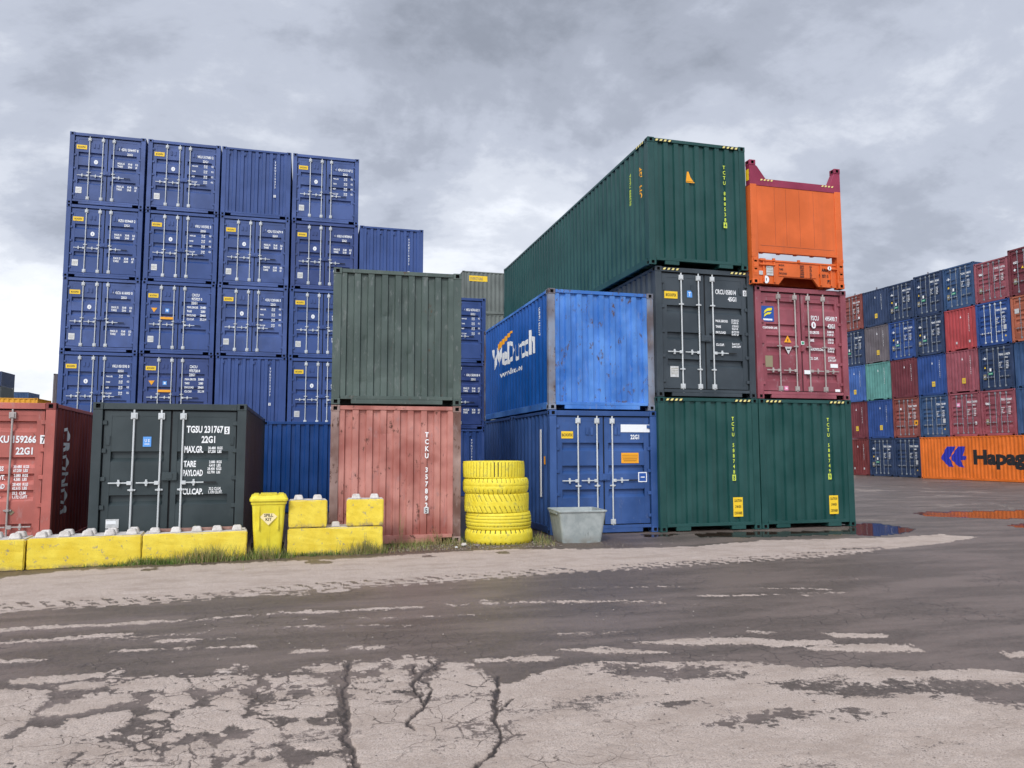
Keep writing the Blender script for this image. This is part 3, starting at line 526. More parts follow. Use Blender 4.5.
# --- orange flat rack
def flat_rack(loc,label):
    L=12.192; H=HC; p=P['orangef']; mg=P['magenta']
    r=thing('flat_rack_container',label,'flat rack',loc)
    m=MB()
    for sx in (-1,1):
        a,b=sorted((sx*(W2-.004),sx*(W2-.1))); m.box(a,b,.18,L-.18,.12,.60); a,b=sorted((sx*(W2-.004),sx*(W2-.19))); m.box(a,b,.178,L-.178,.59,.62)
        a,b=sorted((sx*(W2-.02),sx*(W2-.19))); m.box(a,b,.18,L-.18,.10,.13)
    m.box(-1.1,1.1,.3,L-.3,.53,.60); y=.9
    while y<L-.6: m.box(-1.1,1.1,y,y+.08,.2,.53); y+=.6
    obj('platform',m.mesh('platform',1,bevel=.005),p,r)
    m=MB(); m.prism([(-1.06,.03),(-.5,.03),(-.36,.2),(.42,.2),(.56,.03),(1.06,.03),(1.06,.60),(.92,.60),(.92,.56),(-.92,.56),(-.92,.60),(-1.06,.60)],.07,.13)
    m.box(-1.06,1.06,.05,.07,.55,.585); m.box(-.5,.5,.055,.07,.22,.5)
    for x in (-.9,-.62,.62,.9): m.box(x-.02,x+.02,.04,.07,.06,.54)
    m.box(-1.0,-.86,.02,.07,.55,.6); m.box(.0,.06,.03,.07,.56,.62); m.box(-.66,-.6,.03,.07,.56,.62)
    m.cyl((-1.02,.03,.46),(-.62,.03,.46),.02,8); m.cyl((.75,.03,.46),(1.04,.03,.46),.02,8)
    b=obj('end_beam',m.mesh('end_beam'),p,r)
    letters(b,'weight_marking','M.G.W.\n\nTARE\n\nPAYLOAD',-.5,.455,.045,BLK,.05,.75,.78); letters(b,'weight_marking','45000\n99210\n 5600\n12350\n39400\n86860',.06,.47,.042,BLK,.05,.75,.86); letters(b,'weight_marking','KG\nLB\nKG\nLB\nKG\nLB',.32,.47,.042,BLK,.05,.75,.86)
    letters(b,'number_marking','CARU',.6,.40,.075,BLK,.06,.8); letters(b,'number_marking','990271 5',.58,.26,.07,BLK,.06,.7); letters(b,'size_marking','P3',.8,.12,.09,BLK,.06,.8)
    obj('data_plate',plate('dp',.18,.24,[('#',0,.06,.01,.14),('#',0,.0,.01,.14),('#',0,-.06,.01,.14)],PLATE,TAN),[PLATE,TAN],b,(-.74,.055,.34)); obj('data_plate',plate('dp2',.12,.09,[],PLATE,TAN),[PLATE,TAN],b,(-.98,.055,.27)); obj('round_sticker',plate('dp3',.14,.18,[('#',0,0,.06,.02)],WHITE,BLK,shape='round'),[WHITE,BLK],b,(-.84,.05,.12)); obj('round_sticker',plate('dp4',.1,.1,[('#',0,0,.06,.02)],WHITE,BLK,shape='round'),[WHITE,BLK],b,(.83,.012,.47))
    for yy,s in ((0,1),(L,-1)):
        def Y(a,b): return sorted((yy+s*a,yy+s*b))
        for sx in (-1,1):
            m=MB(); a,b=sorted((sx*(W2-.004),sx*(W2-.17))); y0,y1=Y(.004,.2); m.box(a,b,y0,y1,.118,2.33)
            a,b=sorted((sx*W2,sx*(W2-.1))); y0,y1=Y(-.004,.1); m.box(a,b,y0,y1,.62,.7)
            obj('corner_post',m.mesh('corner_post',1,bevel=.005),p,r)
        m=MB(); y0,y1=Y(.02,.09); m.box(-W2+.17,W2-.17,y0,y1,.74,2.31); 
        for x in (-.58,-.28,.08,.46): a,b=Y(.0165,.0215); m.box(x-.0022,x+.0022,a,b,.93,2.27,1)
        a,b=Y(.0165,.0215); m.box(-.98,.98,a,b,.90,.908,1)
        a,b=Y(.005,.02); m.box(-W2+.17,W2-.17,a,b,.74,.80)
        a,b=Y(.09,.16); 
        for x in (-.9,-.45,0,.45,.9): m.box(x-.04,x+.04,a,b,.74,2.31)
        obj('folding_end_wall',m.mesh('folding_end_wall',2),[p,P['brownor']],r)
        m=MB(); y0,y1=Y(.008,.17)
        m.prism([(-W2,2.3),(W2,2.3),(W2,H-.118),(W2-.16,H-.118),(W2-.16,H-.13),(W2-.3,2.47),(-W2+.42,2.47),(-W2+.2,H-.14),(-W2+.16,H-.118),(-W2,H-.118)],y0,y1)
        tb=obj('top_beam',m.mesh('top_beam',1,bevel=.004),mg,r)
        if s==1:
            for x in (-.78,.86): obj('hazard_stripe',cached('haz',hazard_mesh),[HZ,P['magenta']],tb,(x,.006,2.44),None,(.85,1,.85))
            obj('yellow_plate',plate('yp',.12,.26,[],YST,BLK),[YST,BLK],tb,(-W2-.001,.1,2.55),(0,0,R(-90)))
        cm=cached('cast',casting_mesh)
        for sx in (-1,1):
            obj('corner_casting',cm,[mg,DARK],r,(sx*(W2-.078),yy+s*.086,H-.059)); obj('corner_casting',cm,[p,DARK],r,(sx*(W2-.078),yy+s*.086,.059))
            m=MB()
            m.box(-.055,.055,-.006,0,.2,.62)
            for z0 in (.58,.42,.28): m.box(-.05,.05,-.014,-.004,z0-.04,z0+.02)
            obj('lashing_plate',cached('lash',lambda:m.mesh('lash')),RUB if False else p,r,(sx*(W2-.08),yy+s*.0,0))
        for sx in (-1,1):
            for z0 in (.52,.34): m2=cached('slot',lambda:MB().box(-.035,.035,-.006,.002,-.018,.018).mesh('slot')); obj('lashing_slot_shade',m2,DARK,r,(sx*(W2-.08),yy+(-.0 if s==1 else .0),z0))  # dark tab painted as the shade inside a slot
    return r
flat_rack((9.66+W2,14.78,HC+HS+.02),'orange flat rack with crimson top beam standing on the maroon container')
# ================================================================== navy stack
AX,AY,AP=-8.258,28.745,2.508
rowname={5:'top tier',4:'fourth tier',3:'middle tier',2:'second tier',1:'ground tier'}
colname=['leftmost','second','third','fourth','fifth','sixth']
grid={(0,5):'v1',(0,4):'v1',(0,3):'v1',(0,2):'v2',(1,5):'v2',(1,4):'v2',(1,3):'v3',(1,2):'v3',(2,5):'w',(2,4):'v1',(2,3):'v2',(2,2):'w',(3,5):'v2',(3,4):'v1',(3,3):'v1',(3,2):'v1',
 (4,4):'w',(4,3):'w',(4,2):'w',(5,3):'v2',(5,2):'v1',(5,1):'w'}
for c in range(5): grid[(c,1)]='w'
grid[(4,3)]='w'
NUMS={(0,5):'CXDU 504497 8',(1,5):'TVKU 517083 2',(3,5):'CXDU 511147 2',(0,4):'CRZU 059469 2',(1,4):'TVKU 101502 3',(2,4):'TXDU 551479 9',(3,4):'CXGU 619709 8',(0,3):'CXCU 616003 0',(1,3):'CXCU\n975727 0',(2,3):'TXGU 120186 5',(3,3):'CXDU 337160 4',
 (0,2):'TVKU 031595 0',(1,2):'CXCU\n975728 0',(3,2):'CXDU 337166 1',(5,3):'CXKU 674162 3',(5,2):'CXRU 503018 4'}
SQ='navy containers of the tall stack at the left'
for (c,rw),v in sorted(grid.items()):
    x=AX+c*AP+W2; z=(rw-1)*HS; jx=random.uniform(-.012,.012); jy=random.uniform(-.02,.02)
    where=f"{colname[c]} column, {rowname[rw]}, tall navy stack"
    if v=='w':
        r,e,_=container(dict(loc=(x+jx,AY+jy,z),front='wall',pal='navy',label='navy container with ribbed end, '+where,group=SQ))
        for k in range(1): pass
        number_col(e,'\n'.join('TVKU510473'),.66,2.12,.075,WHITE,.014,1.03)
        obj('check_digit_box',plate('cdw',.075,.1,[('3',0,0,.08,.7)],WHITE,BLK),[WHITE,BLK],e,(.66,.018,.86),None,(1,.5,1))
        continue
    r,l,q=container(dict(loc=(x+jx,AY+jy,z),pal=('navy','navyd','navyf','navy')[(c*3+rw*2+c*rw)%4],label='navy doors with '+{'v1':'two dense white print blocks, ','v2':'four spaced white print lines, ','v3':'amber triangle and orange bar, '}[v]+where,group=SQ))
    yellow_label(l,-.84,2.08)
    num=NUMS.get((c,rw),'CXDU 504497 8')
    if v=='v3':
        letters(q,'number_marking',num.split('\n')[0]+'\n'+num.split('\n')[1]+'\n22G1',.42,2.12,.095,WHITE,yd,.72,1.12)
        for i,(a,b) in enumerate((('MAX.GROSS','30480'),('TARE',' 2080'),('PAYLOAD','28400'),('CU.CAP.','33.2 M'))): letters(q,'weight_marking',a,.28,1.68-i*.145,.075,WHITE,yd,.66); letters(q,'weight_marking',b,.72,1.68-i*.145,.085,WHITE,yd,.66)
        sticker(l,'warning_triangle','wtn',-.80,1.56,.2,.16,[],ORG,BLK,'down'); sticker(l,'blue_sticker','bsn',-.37,1.56,.13,.14,[('#',0,0,.07,.06)],LBLUE,WHITE); sticker(l,'orange_bar','obn',-.37,1.28,.42,.085,[],ORG,BLK,y=.01)
    else:
        letters(q,'number_marking',num,.98,2.07,.095,WHITE,yd,.70,1,'RIGHT'); letters(q,'size_marking','22G1',.62,1.91,.085,WHITE,yd,.74)
        sticker(l,'round_sticker','rnd',-.37,1.57,.13,.16,[('#',0,0,.07,.015)],WHITE,P['navy'],'round')
        if v=='v1':
            for zz in (1.56,.72):
                data_block(q,.32,zz,.075,['MAX.G','TARE'],xs=.72,ls=1.0); data_block(q,.66,zz,.075,['30.48','28.40'],xs=.6,ls=1.0); data_block(q,.9,zz,.075,['KG','LB'],xs=.6,ls=1.0)
        else:
            for i,a in enumerate(('MAX.GR','TARE','NET','CU.CAP')):
                zz=1.73-i*.185-.012*i; letters(q,'weight_marking',a,.26,zz,.05,WHITE,yd,.8); data_block(q,.66,zz+.04,.048,['30.48','67.20'],xs=.85,ls=.95); data_block(q,.92,zz+.02,.065,['KG'],xs=.6)
    csc(l)
# ================================================================== far right stack (ends face left)
SX,SY,SD=41.96,49.32,.03
GZ=[-.19,2.67,5.58,8.43,11.28,14.10]
SG='containers of the long stack at the far right'
D1=dict(gro=(2.5,1.9,1.6,1.3,.7),gw=.17,gd=.055,rods=4,hz=.85,detail=1)
def far_marks(r,l,q,kind,seed):
    rr=random.Random(seed)
    letters(q,'number_marking',rr.choice(['TCNU 718','TEXU 402','MEDU 330','TGHU 551'])+str(rr.randint(1000,9999)),.2,2.2,.13,WHITE,yd,.66); letters(q,'size_marking','45G1',.62,2.0,.1,WHITE,yd,.7)
    data_block(q,.2,1.72,.06,['MAX.GR','TARE','NET','CU.CAP'],xs=.7,ls=1.3); data_block(q,.66,1.76,.07,['32.500','71.650','28.620','63.090','76.40'],xs=.7,ls=1.12)
    if kind=='star':
        m=cached('starmark',lambda:MB().prism([(-.2,0),(-.05,.03),(-.03,.13),(.03,.03),(.2,.0),(.03,-.03),(.0,-.1),(-.05,-.03)],-.004,0).mesh('emblem')); obj('emblem',m,WHITE,l,(-.78,yd,2.1))
        sticker(l,'yellow_sticker','ys%d'%(seed%3),-.82,1.52,.13,.14,[],YST,BLK,'up' if seed%2 else 'round'); sticker(l,'white_sticker','wsx',-.44,1.34,.13,.2,[],WHITE,BLK); sticker(l,'green_sticker','gsx',-.42,1.08,.3,.13,[('#',0,0,.02,.2)],GRN,WHITE,y=.03)
        sticker(l,'safety_plate','cscx',-.86,.9,.2,.34,[('#',0,0,.1,.12)],TAN,PLATE)
    elif kind in ('tex','ccc'):
        letters(l,'owner_marking','tex' if kind=='tex' else 'ccc',-.9,1.98,.2,WHITE,yd,.9,bold=.05); sticker(l,'safety_plate','cscx',-.82,.9,.2,.34,[('#',0,0,.1,.12)],TAN,PLATE)
        if kind=='ccc': sticker(l,'white_sticker','dsx',-.82,1.6,.18,.18,[],WHITE,BLK,'diamond'); sticker(l,'yellow_sticker','dsy',-.3,1.7,.16,.16,[],YST,BLK,'up')
    elif kind=='sq': sticker(l,'white_sticker','wsq',-.85,1.95,.3,.3,[],PLATE,BLK); sticker(q,'white_sticker','wsy',.8,.95,.14,.2,[],WHITE,BLK)
    elif kind=='placard': sticker(q,'orange_placard','oplx',.86,1.05,.32,.36,[('#',0,0,.16,.14)],ORG,BLK); sticker(l,'white_sticker','wsz',-.5,2.1,.12,.14,[],WHITE,BLK)
    elif kind=='pink': sticker(l,'pink_sticker','pkx',-.5,2.1,.3,.28,[('#',0,0,.08,.2)],PINK,WHITE); sticker(q,'white_sticker','wsk',.8,.85,.14,.2,[],WHITE,BLK)
    else: sticker(q,'white_sticker','wsj',.8,1.1,.2,.3,[],PLATE,BLK); sticker(q,'yellow_sticker','ysj',.82,.55,.13,.13,[],YST,BLK,'up')
def wall_marks(e,seed,sign=True,lo=False):
    number_col(e,'\n'.join('TCNU7184%d'%(seed%90+10)),.66,2.35,.09,WHITE,.014,1.02)
    if sign: obj('height_sign',plate('csx',.26,.36,[('#',0,.05,.05,.18),('#',0,-.07,.05,.18)],YST,BLK),[YST,TAN],e,(.1 if not lo else .66,.016,.8))
    if lo: 
        for x in (-.35,.66): obj('small_mark',plate('smk',.12,.16,[],PLATE,BLK),[PLATE,BLK],e,(x,.016,.55))
    obj('small_mark',plate('smk2',.1,.18,[],WHITE,BLK,shape='up'),[WHITE,BLK],e,(.05,.016,2.3))
scols={-1:{5:('d','brownred','sq','red-brown container with white square sticker'),4:('d','navys','star','ink blue container with doors'),3:('w','skyb','','mid blue container with ribbed end'),2:('w','maroond','','maroon container end with yellow sign'),1:('w','darkred','lo','dark red container with ribbed end')},
0:{5:('w','navys','','ink blue container end with amber sign'),4:('w','taupe','','taupe grey container with ribbed end'),3:('w','teal','n','teal container with ribbed end'),2:('w','blues','','royal blue container end with yellow sign'),1:('d','navys','star','ink blue container with doors')},
1:{5:('d','navys','star','ink blue container with doors'),4:('d','blues','star','royal blue container with doors'),3:('w','maroond','n','dark maroon container with ribbed end'),2:('d','brownred','placard','red-brown container with orange placard'),1:('d','navys','x','ink blue container with doors')},
2:{5:('d','navys','star','ink blue container with doors'),4:('d','navys','star','ink blue container with doors'),3:('w','blues','','royal blue container with ribbed end'),2:('d','steel','x','steel blue container with doors')},
3:{5:('d','steel','star','steel blue container with doors'),4:('w','brightred','lo','bright red container with ribbed end'),3:('w','maroon','','maroon container end with yellow sign'),2:('d','maroon','pink','maroon container with pink sticker')},
4:{5:('d','maroon','tex','maroon container marked tex'),4:('d','blues','x','royal blue container with bright lock rods'),3:('d','navys','star','ink blue container with doors'),2:('d','maroon','tex','maroon container marked tex')},
5:{5:('d','maroond','ccc','dark maroon container standing a little higher'),4:('d','brownor','sq','brown orange container with doors'),3:('w','steel','n','steel blue container with ribbed end'),2:('w','steel','n','steel blue container with ribbed end')}}
cn={-1:'first column',0:'second column',1:'third column',2:'fourth column',3:'fifth column',4:'sixth column',5:'last column'}
tn={5:'top tier',4:'fourth tier',3:'third tier',2:'second tier',1:'ground tier'}
for c,rows in scols.items():
    for rw,(k,pal,mk_,lb) in rows.items():
        yc=SY-math.cos(SD)*(c+.5)*2.5; xc=SX+math.sin(SD)*(c+.5)*2.5
        z=GZ[rw-1]; zs=(GZ[rw]-GZ[rw-1])/HC; H_=HC
        if c==5 and rw==5: zs=1.03
        if c==4 and rw==5: zs=.93
        if c in(2,3) and rw==5: zs=1.02
        sd=(c+2)*10+rw
        d=dict(loc=(xc+random.uniform(-.05,.05),yc,z),rz=-math.pi/2+SD,pal=pal,H=HC,L=12.192,zscale=zs,group=SG,label=f"{lb}, {cn[c]}, {tn[rw]}, far right stack")
        if k=='w':
            d.update(front='wall',vents=False,detail=1,tunnel=(rw in(3,4) and c in(0,3))); r,e,_=container(d); wall_marks(e,sd,mk_!='n' and mk_!='lo',mk_=='lo')
        else:
            d.update(D1); d['rodmat']=GAL if (c,rw)==(4,4) else GAL3
            r,l,q=container(d); far_marks(r,l,q,mk_,sd)
# orange side-on container at the foot of the stack
HY0=43.5-12.192; HX=41.25+W2+.02
r,e,_=container(dict(loc=(HX,HY0,-.19),rz=0,pal='orange',H=HC,L=12.192,front='wall',zscale=.985,vents=False,detail=1,label='long orange container side with blue emblem and black Hapag-Lloyd lettering, far right'))
sw=[c for c in r.children if c.name.startswith('side_wall')]; SP=SIDEP(12.192)
obj('side_lettering',wrap_text('Hapag-Lloyd',.90,1.17,SP,12.192-4.28,1.10,-1,bold=.07),BLK,sw[0])
k=1/104.0
def lg(pts): return [((x-220)*k-(12.192-2.05-0),(607-y)*k+.9) for x,y in pts]
for pl in ([(220,548),(262,466),(320,466),(287,528),(275,545),(300,608),(268,608)],[(332,466),(378,466),(360,530),(384,534),(378,558),(344,562),(366,610),(330,606),(284,552),(292,530)]):
    pts=[((x-220)*k*1.32,(608-y)*k+.86) for x,y in pl]
    me=MB().add([(x,0,z) for x,z in pts],[tuple(range(len(pts)))]).mesh('emblem')
    bm=bmesh.new(); bm.from_mesh(me); bmesh.ops.triangulate(bm,faces=bm.faces); bm.to_mesh(me); bm.free()
    obj('emblem',wrap_text('',1,1,SP,12.192-1.72,0,-1,obj_mesh=me),LOGO,sw[0])
for k,(pl,nm) in enumerate((('navys','ink blue'),('maroond','dark maroon'),('grey','grey'),('taupe','taupe'))):
    container(dict(loc=(HX+2.5*(k+1),HY0,-.19),pal=pl,H=HC,L=12.192,front='wall',zscale=.985,vents=False,detail=1,group=SG,label=nm+' container on the ground behind the orange one, under the far right stack'))
# twistlocks left on the top castings
m=MB(); m.box(-.05,.05,-.05,.05,0,.05); m.cyl((0,0,.05),(0,0,.11),.03,8); m.prism([(-.06,.11),(.06,.11),(.02,.17),(-.02,.17)],-.03,.03); tl=m.mesh('twist_lock',1)
for i,(yy,lb) in enumerate(((51.6,'left end of the first column'),(50.4,'right end of the first column'),(48.0,'over the ink blue ribbed end'),(43.0,'over the fourth column'))):
    tag(obj('twist_lock',tl,P['taupe'],None,(SX+.25,yy,14.1+(.03 if i!=3 else .06)-.0)),'small steel twist lock standing on the far right stack, '+lb,'twist lock','twist locks on the far stack')
# ================================================================== containers behind
def far_side(loc,pal,label,L=12.192,H=HS,rz=0,mark=None):
    r,e,_=container(dict(loc=loc,rz=rz,pal=pal,H=H,L=L,front='wall',vents=False,detail=1,label=label,group='distant containers behind the stacks')); return r
# grey stack showing its long side (right wall turned to the camera)
for k in range(5):
    r=far_side((9.4+12.192,46.8+W2,k*2.64),'grey','grey container side-on behind the navy stack, '+['ground tier','second tier','third tier','fourth tier','top tier, with a yellow sign'][k],rz=R(90)); r.scale=(1,1,1.065 if k==4 else 1.016)
    sw=[c for c in r.children if c.name.startswith('side_wall')]
    if k==4: obj('yellow_sign',wrap_text('',1,1,[(0,0),(20,0)],0,0,-1,obj_mesh=poly_mesh([(-11.75,1.98),(-10.55,1.98),(-10.55,2.32),(-11.75,2.32)])),YST,sw[0]); obj('sign_lettering',wrap_text('EVERSTORE',.17,.68,[(0,-.01),(20,-.01)],11.68,2.06,-1),TAN,sw[0])
for k in range(5):
    far_side((-15.9+12.192,56+W2,k*2.6),'lgrey' if k==4 else ('grey' if k==3 else 'anth'),'container sliver left of the navy stack, '+['dark, ground tier','dark, second tier','dark, third tier','mid grey, fourth tier','light grey, top tier'][k],rz=R(90))
for k in range(3): far_side((-19.1+6.1,65.3+W2,k*2.6),['anth','maroond','taupe'][k],'low stack sliver beside the navy stack, '+['dark lowest box','maroon middle box','taupe grey uppermost box'][k],L=6.058,rz=R(90))
for k in range(2): far_side((-15.35,50+W2,k*2.45),'amber','amber container with ribbed side showing over the left red one, '+['lower','upper'][k],rz=R(90)).scale=(1,1,.946)
def cam2w(px,D): X=(px-512)/FPX*D; return (math.cos(YAW)*X+math.sin(YAW)*D,-math.sin(YAW)*X+math.cos(YAW)*D)
for k in range(6):
    r=far_side((-50.8-W2,147,k*2.6),['anth','navys','steel','anth','anth','navys'][k],'distant stack at the left edge, '+['lowest box','second box up','third box up','fourth box up','dark green box under the top one','ink blue top box'][k],L=6.058)
    if k==5:
        e=[c for c in r.children if c.name.startswith('end_wall')][1]; obj('white_mark',plate('wm',.5,.7,[],WHITE,BLK),[WHITE,BLK],e,(.6,.0,1.7)); number_col(e,'\n'.join('TCNU71'),.0,2.2,.12,WHITE,.0)
for k in range(5):
    r=far_side((-51.9-W2+1.2,160,k*2.6),['anth','navys','steel','anth','steel'][k],'smaller distant stack right of the left edge stack, '+['lowest box','second box up','third box up','fourth box up','top box'][k],L=6.058)
# ================================================================== yellow concrete blocks
def yellow_concrete():
    g=N('yellow_painted_concrete'); v=g.coords()
    n=g.noise(v,3.5,5,.6); f=g.noise(v,60,4,.6); w=g.noise(v,9,8,.75)
    k=g.mix(g.mapr(n,.3,.7),lin('#dfc232'),lin('#edd64c')); k=g.mix(g.mapr(w,.58,.64,0,.8),k,lin('#9a8f76'))
    sp=g.new('ShaderNodeSeparateXYZ'); g.l.new(g.new('ShaderNodeTexCoord').outputs['Object'],sp.inputs[0])
    k=g.mix(g.math('MULTIPLY',g.mapr(sp.outputs[2],.10,.0),g.mapr(w,.42,.55,0,.85)),k,lin('#857564'))
    k=g.mix(g.mapr(f,.5,.75,0,.18),k,lin('#6f5a20'))
    g.put(g.b.inputs['Base Color'],k); g.b.inputs['Roughness'].default_value=.75; g.bump(g.math('ADD',f,g.noise(v,14,4)),.5,.006); return g.m
YC=yellow_concrete()
def concrete(name,a,b):
    g=N(name); v=g.coords(); n=g.noise(v,9,6,.7); f=g.noise(v,70,3)
    k=g.mix(g.mapr(n,.35,.65),lin(a),lin(b)); k=g.mix(g.mapr(f,.5,.8,0,.3),k,lin('#5c5850'))
    g.put(g.b.inputs['Base Color'],k); g.b.inputs['Roughness'].default_value=.85; g.bump(g.math('ADD',f,n),.6,.008); return g.m
CC=concrete('bare_concrete','#b8b1a9','#d6d1ca')
def stud_mesh():
    m=MB(); a,b,h=.082,.058,.085
    m.add([(-a,-a,0),(a,-a,0),(a,a,0),(-a,a,0),(-b,-b,h),(b,-b,h),(b,b,h),(-b,b,h)],[(0,3,2,1),(4,5,6,7),(0,1,5,4),(1,2,6,5),(2,3,7,6),(3,0,4,7)]); return m.mesh('stud',1,bevel=.014)
def block(loc,rz,L,D,H,rows,cols,label,group,seed):
    r=thing('concrete_block',label,'concrete block',loc,rz,group)
    def mk():
        bm=bmesh.new(); bmesh.ops.create_cube(bm,size=1); bmesh.ops.scale(bm,vec=(L,D,H),verts=bm.verts); bmesh.ops.translate(bm,vec=(0,D/2,H/2),verts=bm.verts)
        bmesh.ops.bevel(bm,geom=list(bm.edges),offset=.016,segments=2,affect='EDGES')
        bmesh.ops.subdivide_edges(bm,edges=[e for e in bm.edges if e.calc_length()>.2],cuts=7,use_grid_fill=True)
        rr=random.Random(seed); 
        for v in bm.verts: v.co+=Vector([rr.uniform(-.003,.003) for _ in range(3)])
        me=bpy.data.meshes.new('block')
        for f in bm.faces: f.material_index=1 if f.normal.z>.3 else 0
        bm.to_mesh(me); bm.free(); me.materials.append(None); me.materials.append(None); return me
    obj('block_body',mk(),[YC,CC],r)
    sm=cached('stud',stud_mesh)
    for j in range(rows):
        for i in range(cols): obj('stud',sm,CC,r,(-L/2+L*(i+.5)/cols,D*(j+.5)/rows if rows>1 else D*.36,H-.002))
    return r
KA=math.atan2(.31,3.06)
def on(d): return (-3.96+math.cos(KA)*d,12.77+math.sin(KA)*d)
BG='low yellow blocks in a row on the ground'
x,y=on(-.78); block((x,y-.02,-.01),KA,1.52,.6,.455,2,5,'yellow concrete block at the picture\'s left edge, leftmost of the low row',BG,1)
x,y=on(.765); block((x,y,-.01),KA,1.525,.6,.46,2,5,'yellow concrete block in front of the gap between red and dark green containers',BG,2)
x,y=on(2.305); block((x,y,-.01),KA,1.53,.6,.46,1,5,'yellow concrete block carrying a wooden plank, beside the yellow bin',BG,3)
tag(obj('wooden_plank',MB().box(-.66,.60,.30,.40,0,.045).mesh('plank',1,bevel=.004),plain('pinkish_wood','#8d6b60',.8,0,.3,9,.4),None,(x,y,.452),(0,0,KA)),'pinkish weathered plank lying behind the studs of a low yellow block','plank')
block((.505,13.29,-.01),R(1),1.575,.55,.455,1,5,'longest yellow concrete block, carrying two smaller blocks',BG,4)
block((.04,13.28,.455),R(1.5),.625,.5,.455,1,2,'yellow block resting on the long block, next to the bin','upper yellow blocks',5)
block((.985,13.30,.455),R(-4),.625,.5,.455,1,2,'yellow block resting on the long block, next to the weathered red container','upper yellow blocks',6)
# ================================================================== bin
YP=N('yellow_bin_plastic'); v=YP.coords(False); n=YP.noise(v,4,5,.6); st=YP.noise(YP.scale(v,9,9,1.2),1.5,5,.7)
k=YP.mix(YP.mapr(n,.3,.7),lin('#d9c62a'),lin('#e8da40')); k=YP.mix(YP.mapr(st,.52,.75,0,.4),k,lin('#8d7c2c')); YP.put(YP.b.inputs['Base Color'],k); YP.b.inputs['Roughness'].default_value=.5; YP=YP.m
def wheelie_bin():
    r=thing('wheelie_bin','yellow wheeled bin with a SPILL KIT diamond, standing between yellow blocks','bin',(-.585,13.12,0),R(3))
    def ring(z,w,d,y0,c=.05,n=4):
        pts=[]
        for (sx,sy,a0) in ((1,-1,-90),(1,1,0),(-1,1,90),(-1,-1,180)):
            cx,cy=sx*(w/2-c),y0+d/2+sy*(d/2-c)
            for i in range(n+1): a=R(a0+90*i/n); pts.append((cx+c*math.cos(a),cy+c*math.sin(a),z))
        return pts
    def loft(rings,cap=True):
        m=MB(); k=len(rings[0]); vs=[p for q in rings for p in q]; fs=[]
        for j in range(len(rings)-1):
            for i in range(k): fs.append((j*k+i,j*k+(i+1)%k,(j+1)*k+(i+1)%k,(j+1)*k+i))
        if cap: fs+= [tuple(range(k))[::-1],tuple((len(rings)-1)*k+i for i in range(k))]
        return m.add(vs,fs)
    b=loft([ring(.03,.40,.40,.09),ring(.06,.42,.42,.08),ring(.5,.485,.5,.04),ring(.80,.515,.55,.015),ring(.86,.53,.56,.01),ring(.865,.56,.59,-.005),ring(.92,.565,.6,-.01)])
    for x in (-.15,.15): b.box(x-.008,x+.008,.0,.06,.45,.84)
    body=obj('bin_body',b.mesh('bin_body',1,smooth=False,clean=True),YP,r)
    lid=loft([ring(.915,.60,.63,-.035,.05),ring(.955,.605,.635,-.035,.05),ring(.965,.575,.6,-.02,.05),ring(.995,.565,.59,-.01,.06),ring(1.012,.53,.55,.01,.07)])
    lid.box(-.13,.13,.02,.5,1.015,1.033); lid.box(-.24,-.16,.02,.5,1.005,1.03); lid.box(.16,.24,.02,.5,1.005,1.03)
    obj('lid',lid.mesh('lid',1,clean=True,bevel=.004),YP,r)
    h=MB(); h.cyl((-.26,.6,.95),(.26,.6,.95),.018,8); h.box(-.28,-.25,.5,.62,.92,.97); h.box(.25,.28,.5,.62,.92,.97); obj('handle',h.mesh('handle'),YP,r)
    w=MB(); w.cyl((-.03,0,0),(.03,0,0),.1,20); w.cyl((-.033,0,0),(.033,0,0),.03,10); wm=w.mesh('wheel')
    for s in (-1,1): obj('wheel',wm,RUB,r,(s*.235,.47,.1))
    obj('spill_kit_sign',plate('spill',.27,.27,[('SPILL',0,.028,.05,.95),('KIT',0,-.038,.05,.95)],YST,BLK,.004,'diamond'),[decal('pale_diamond','#ead9a2',.2),BLK],body,(.0,.022,.66),(R(-4),0,0))
wheelie_bin()
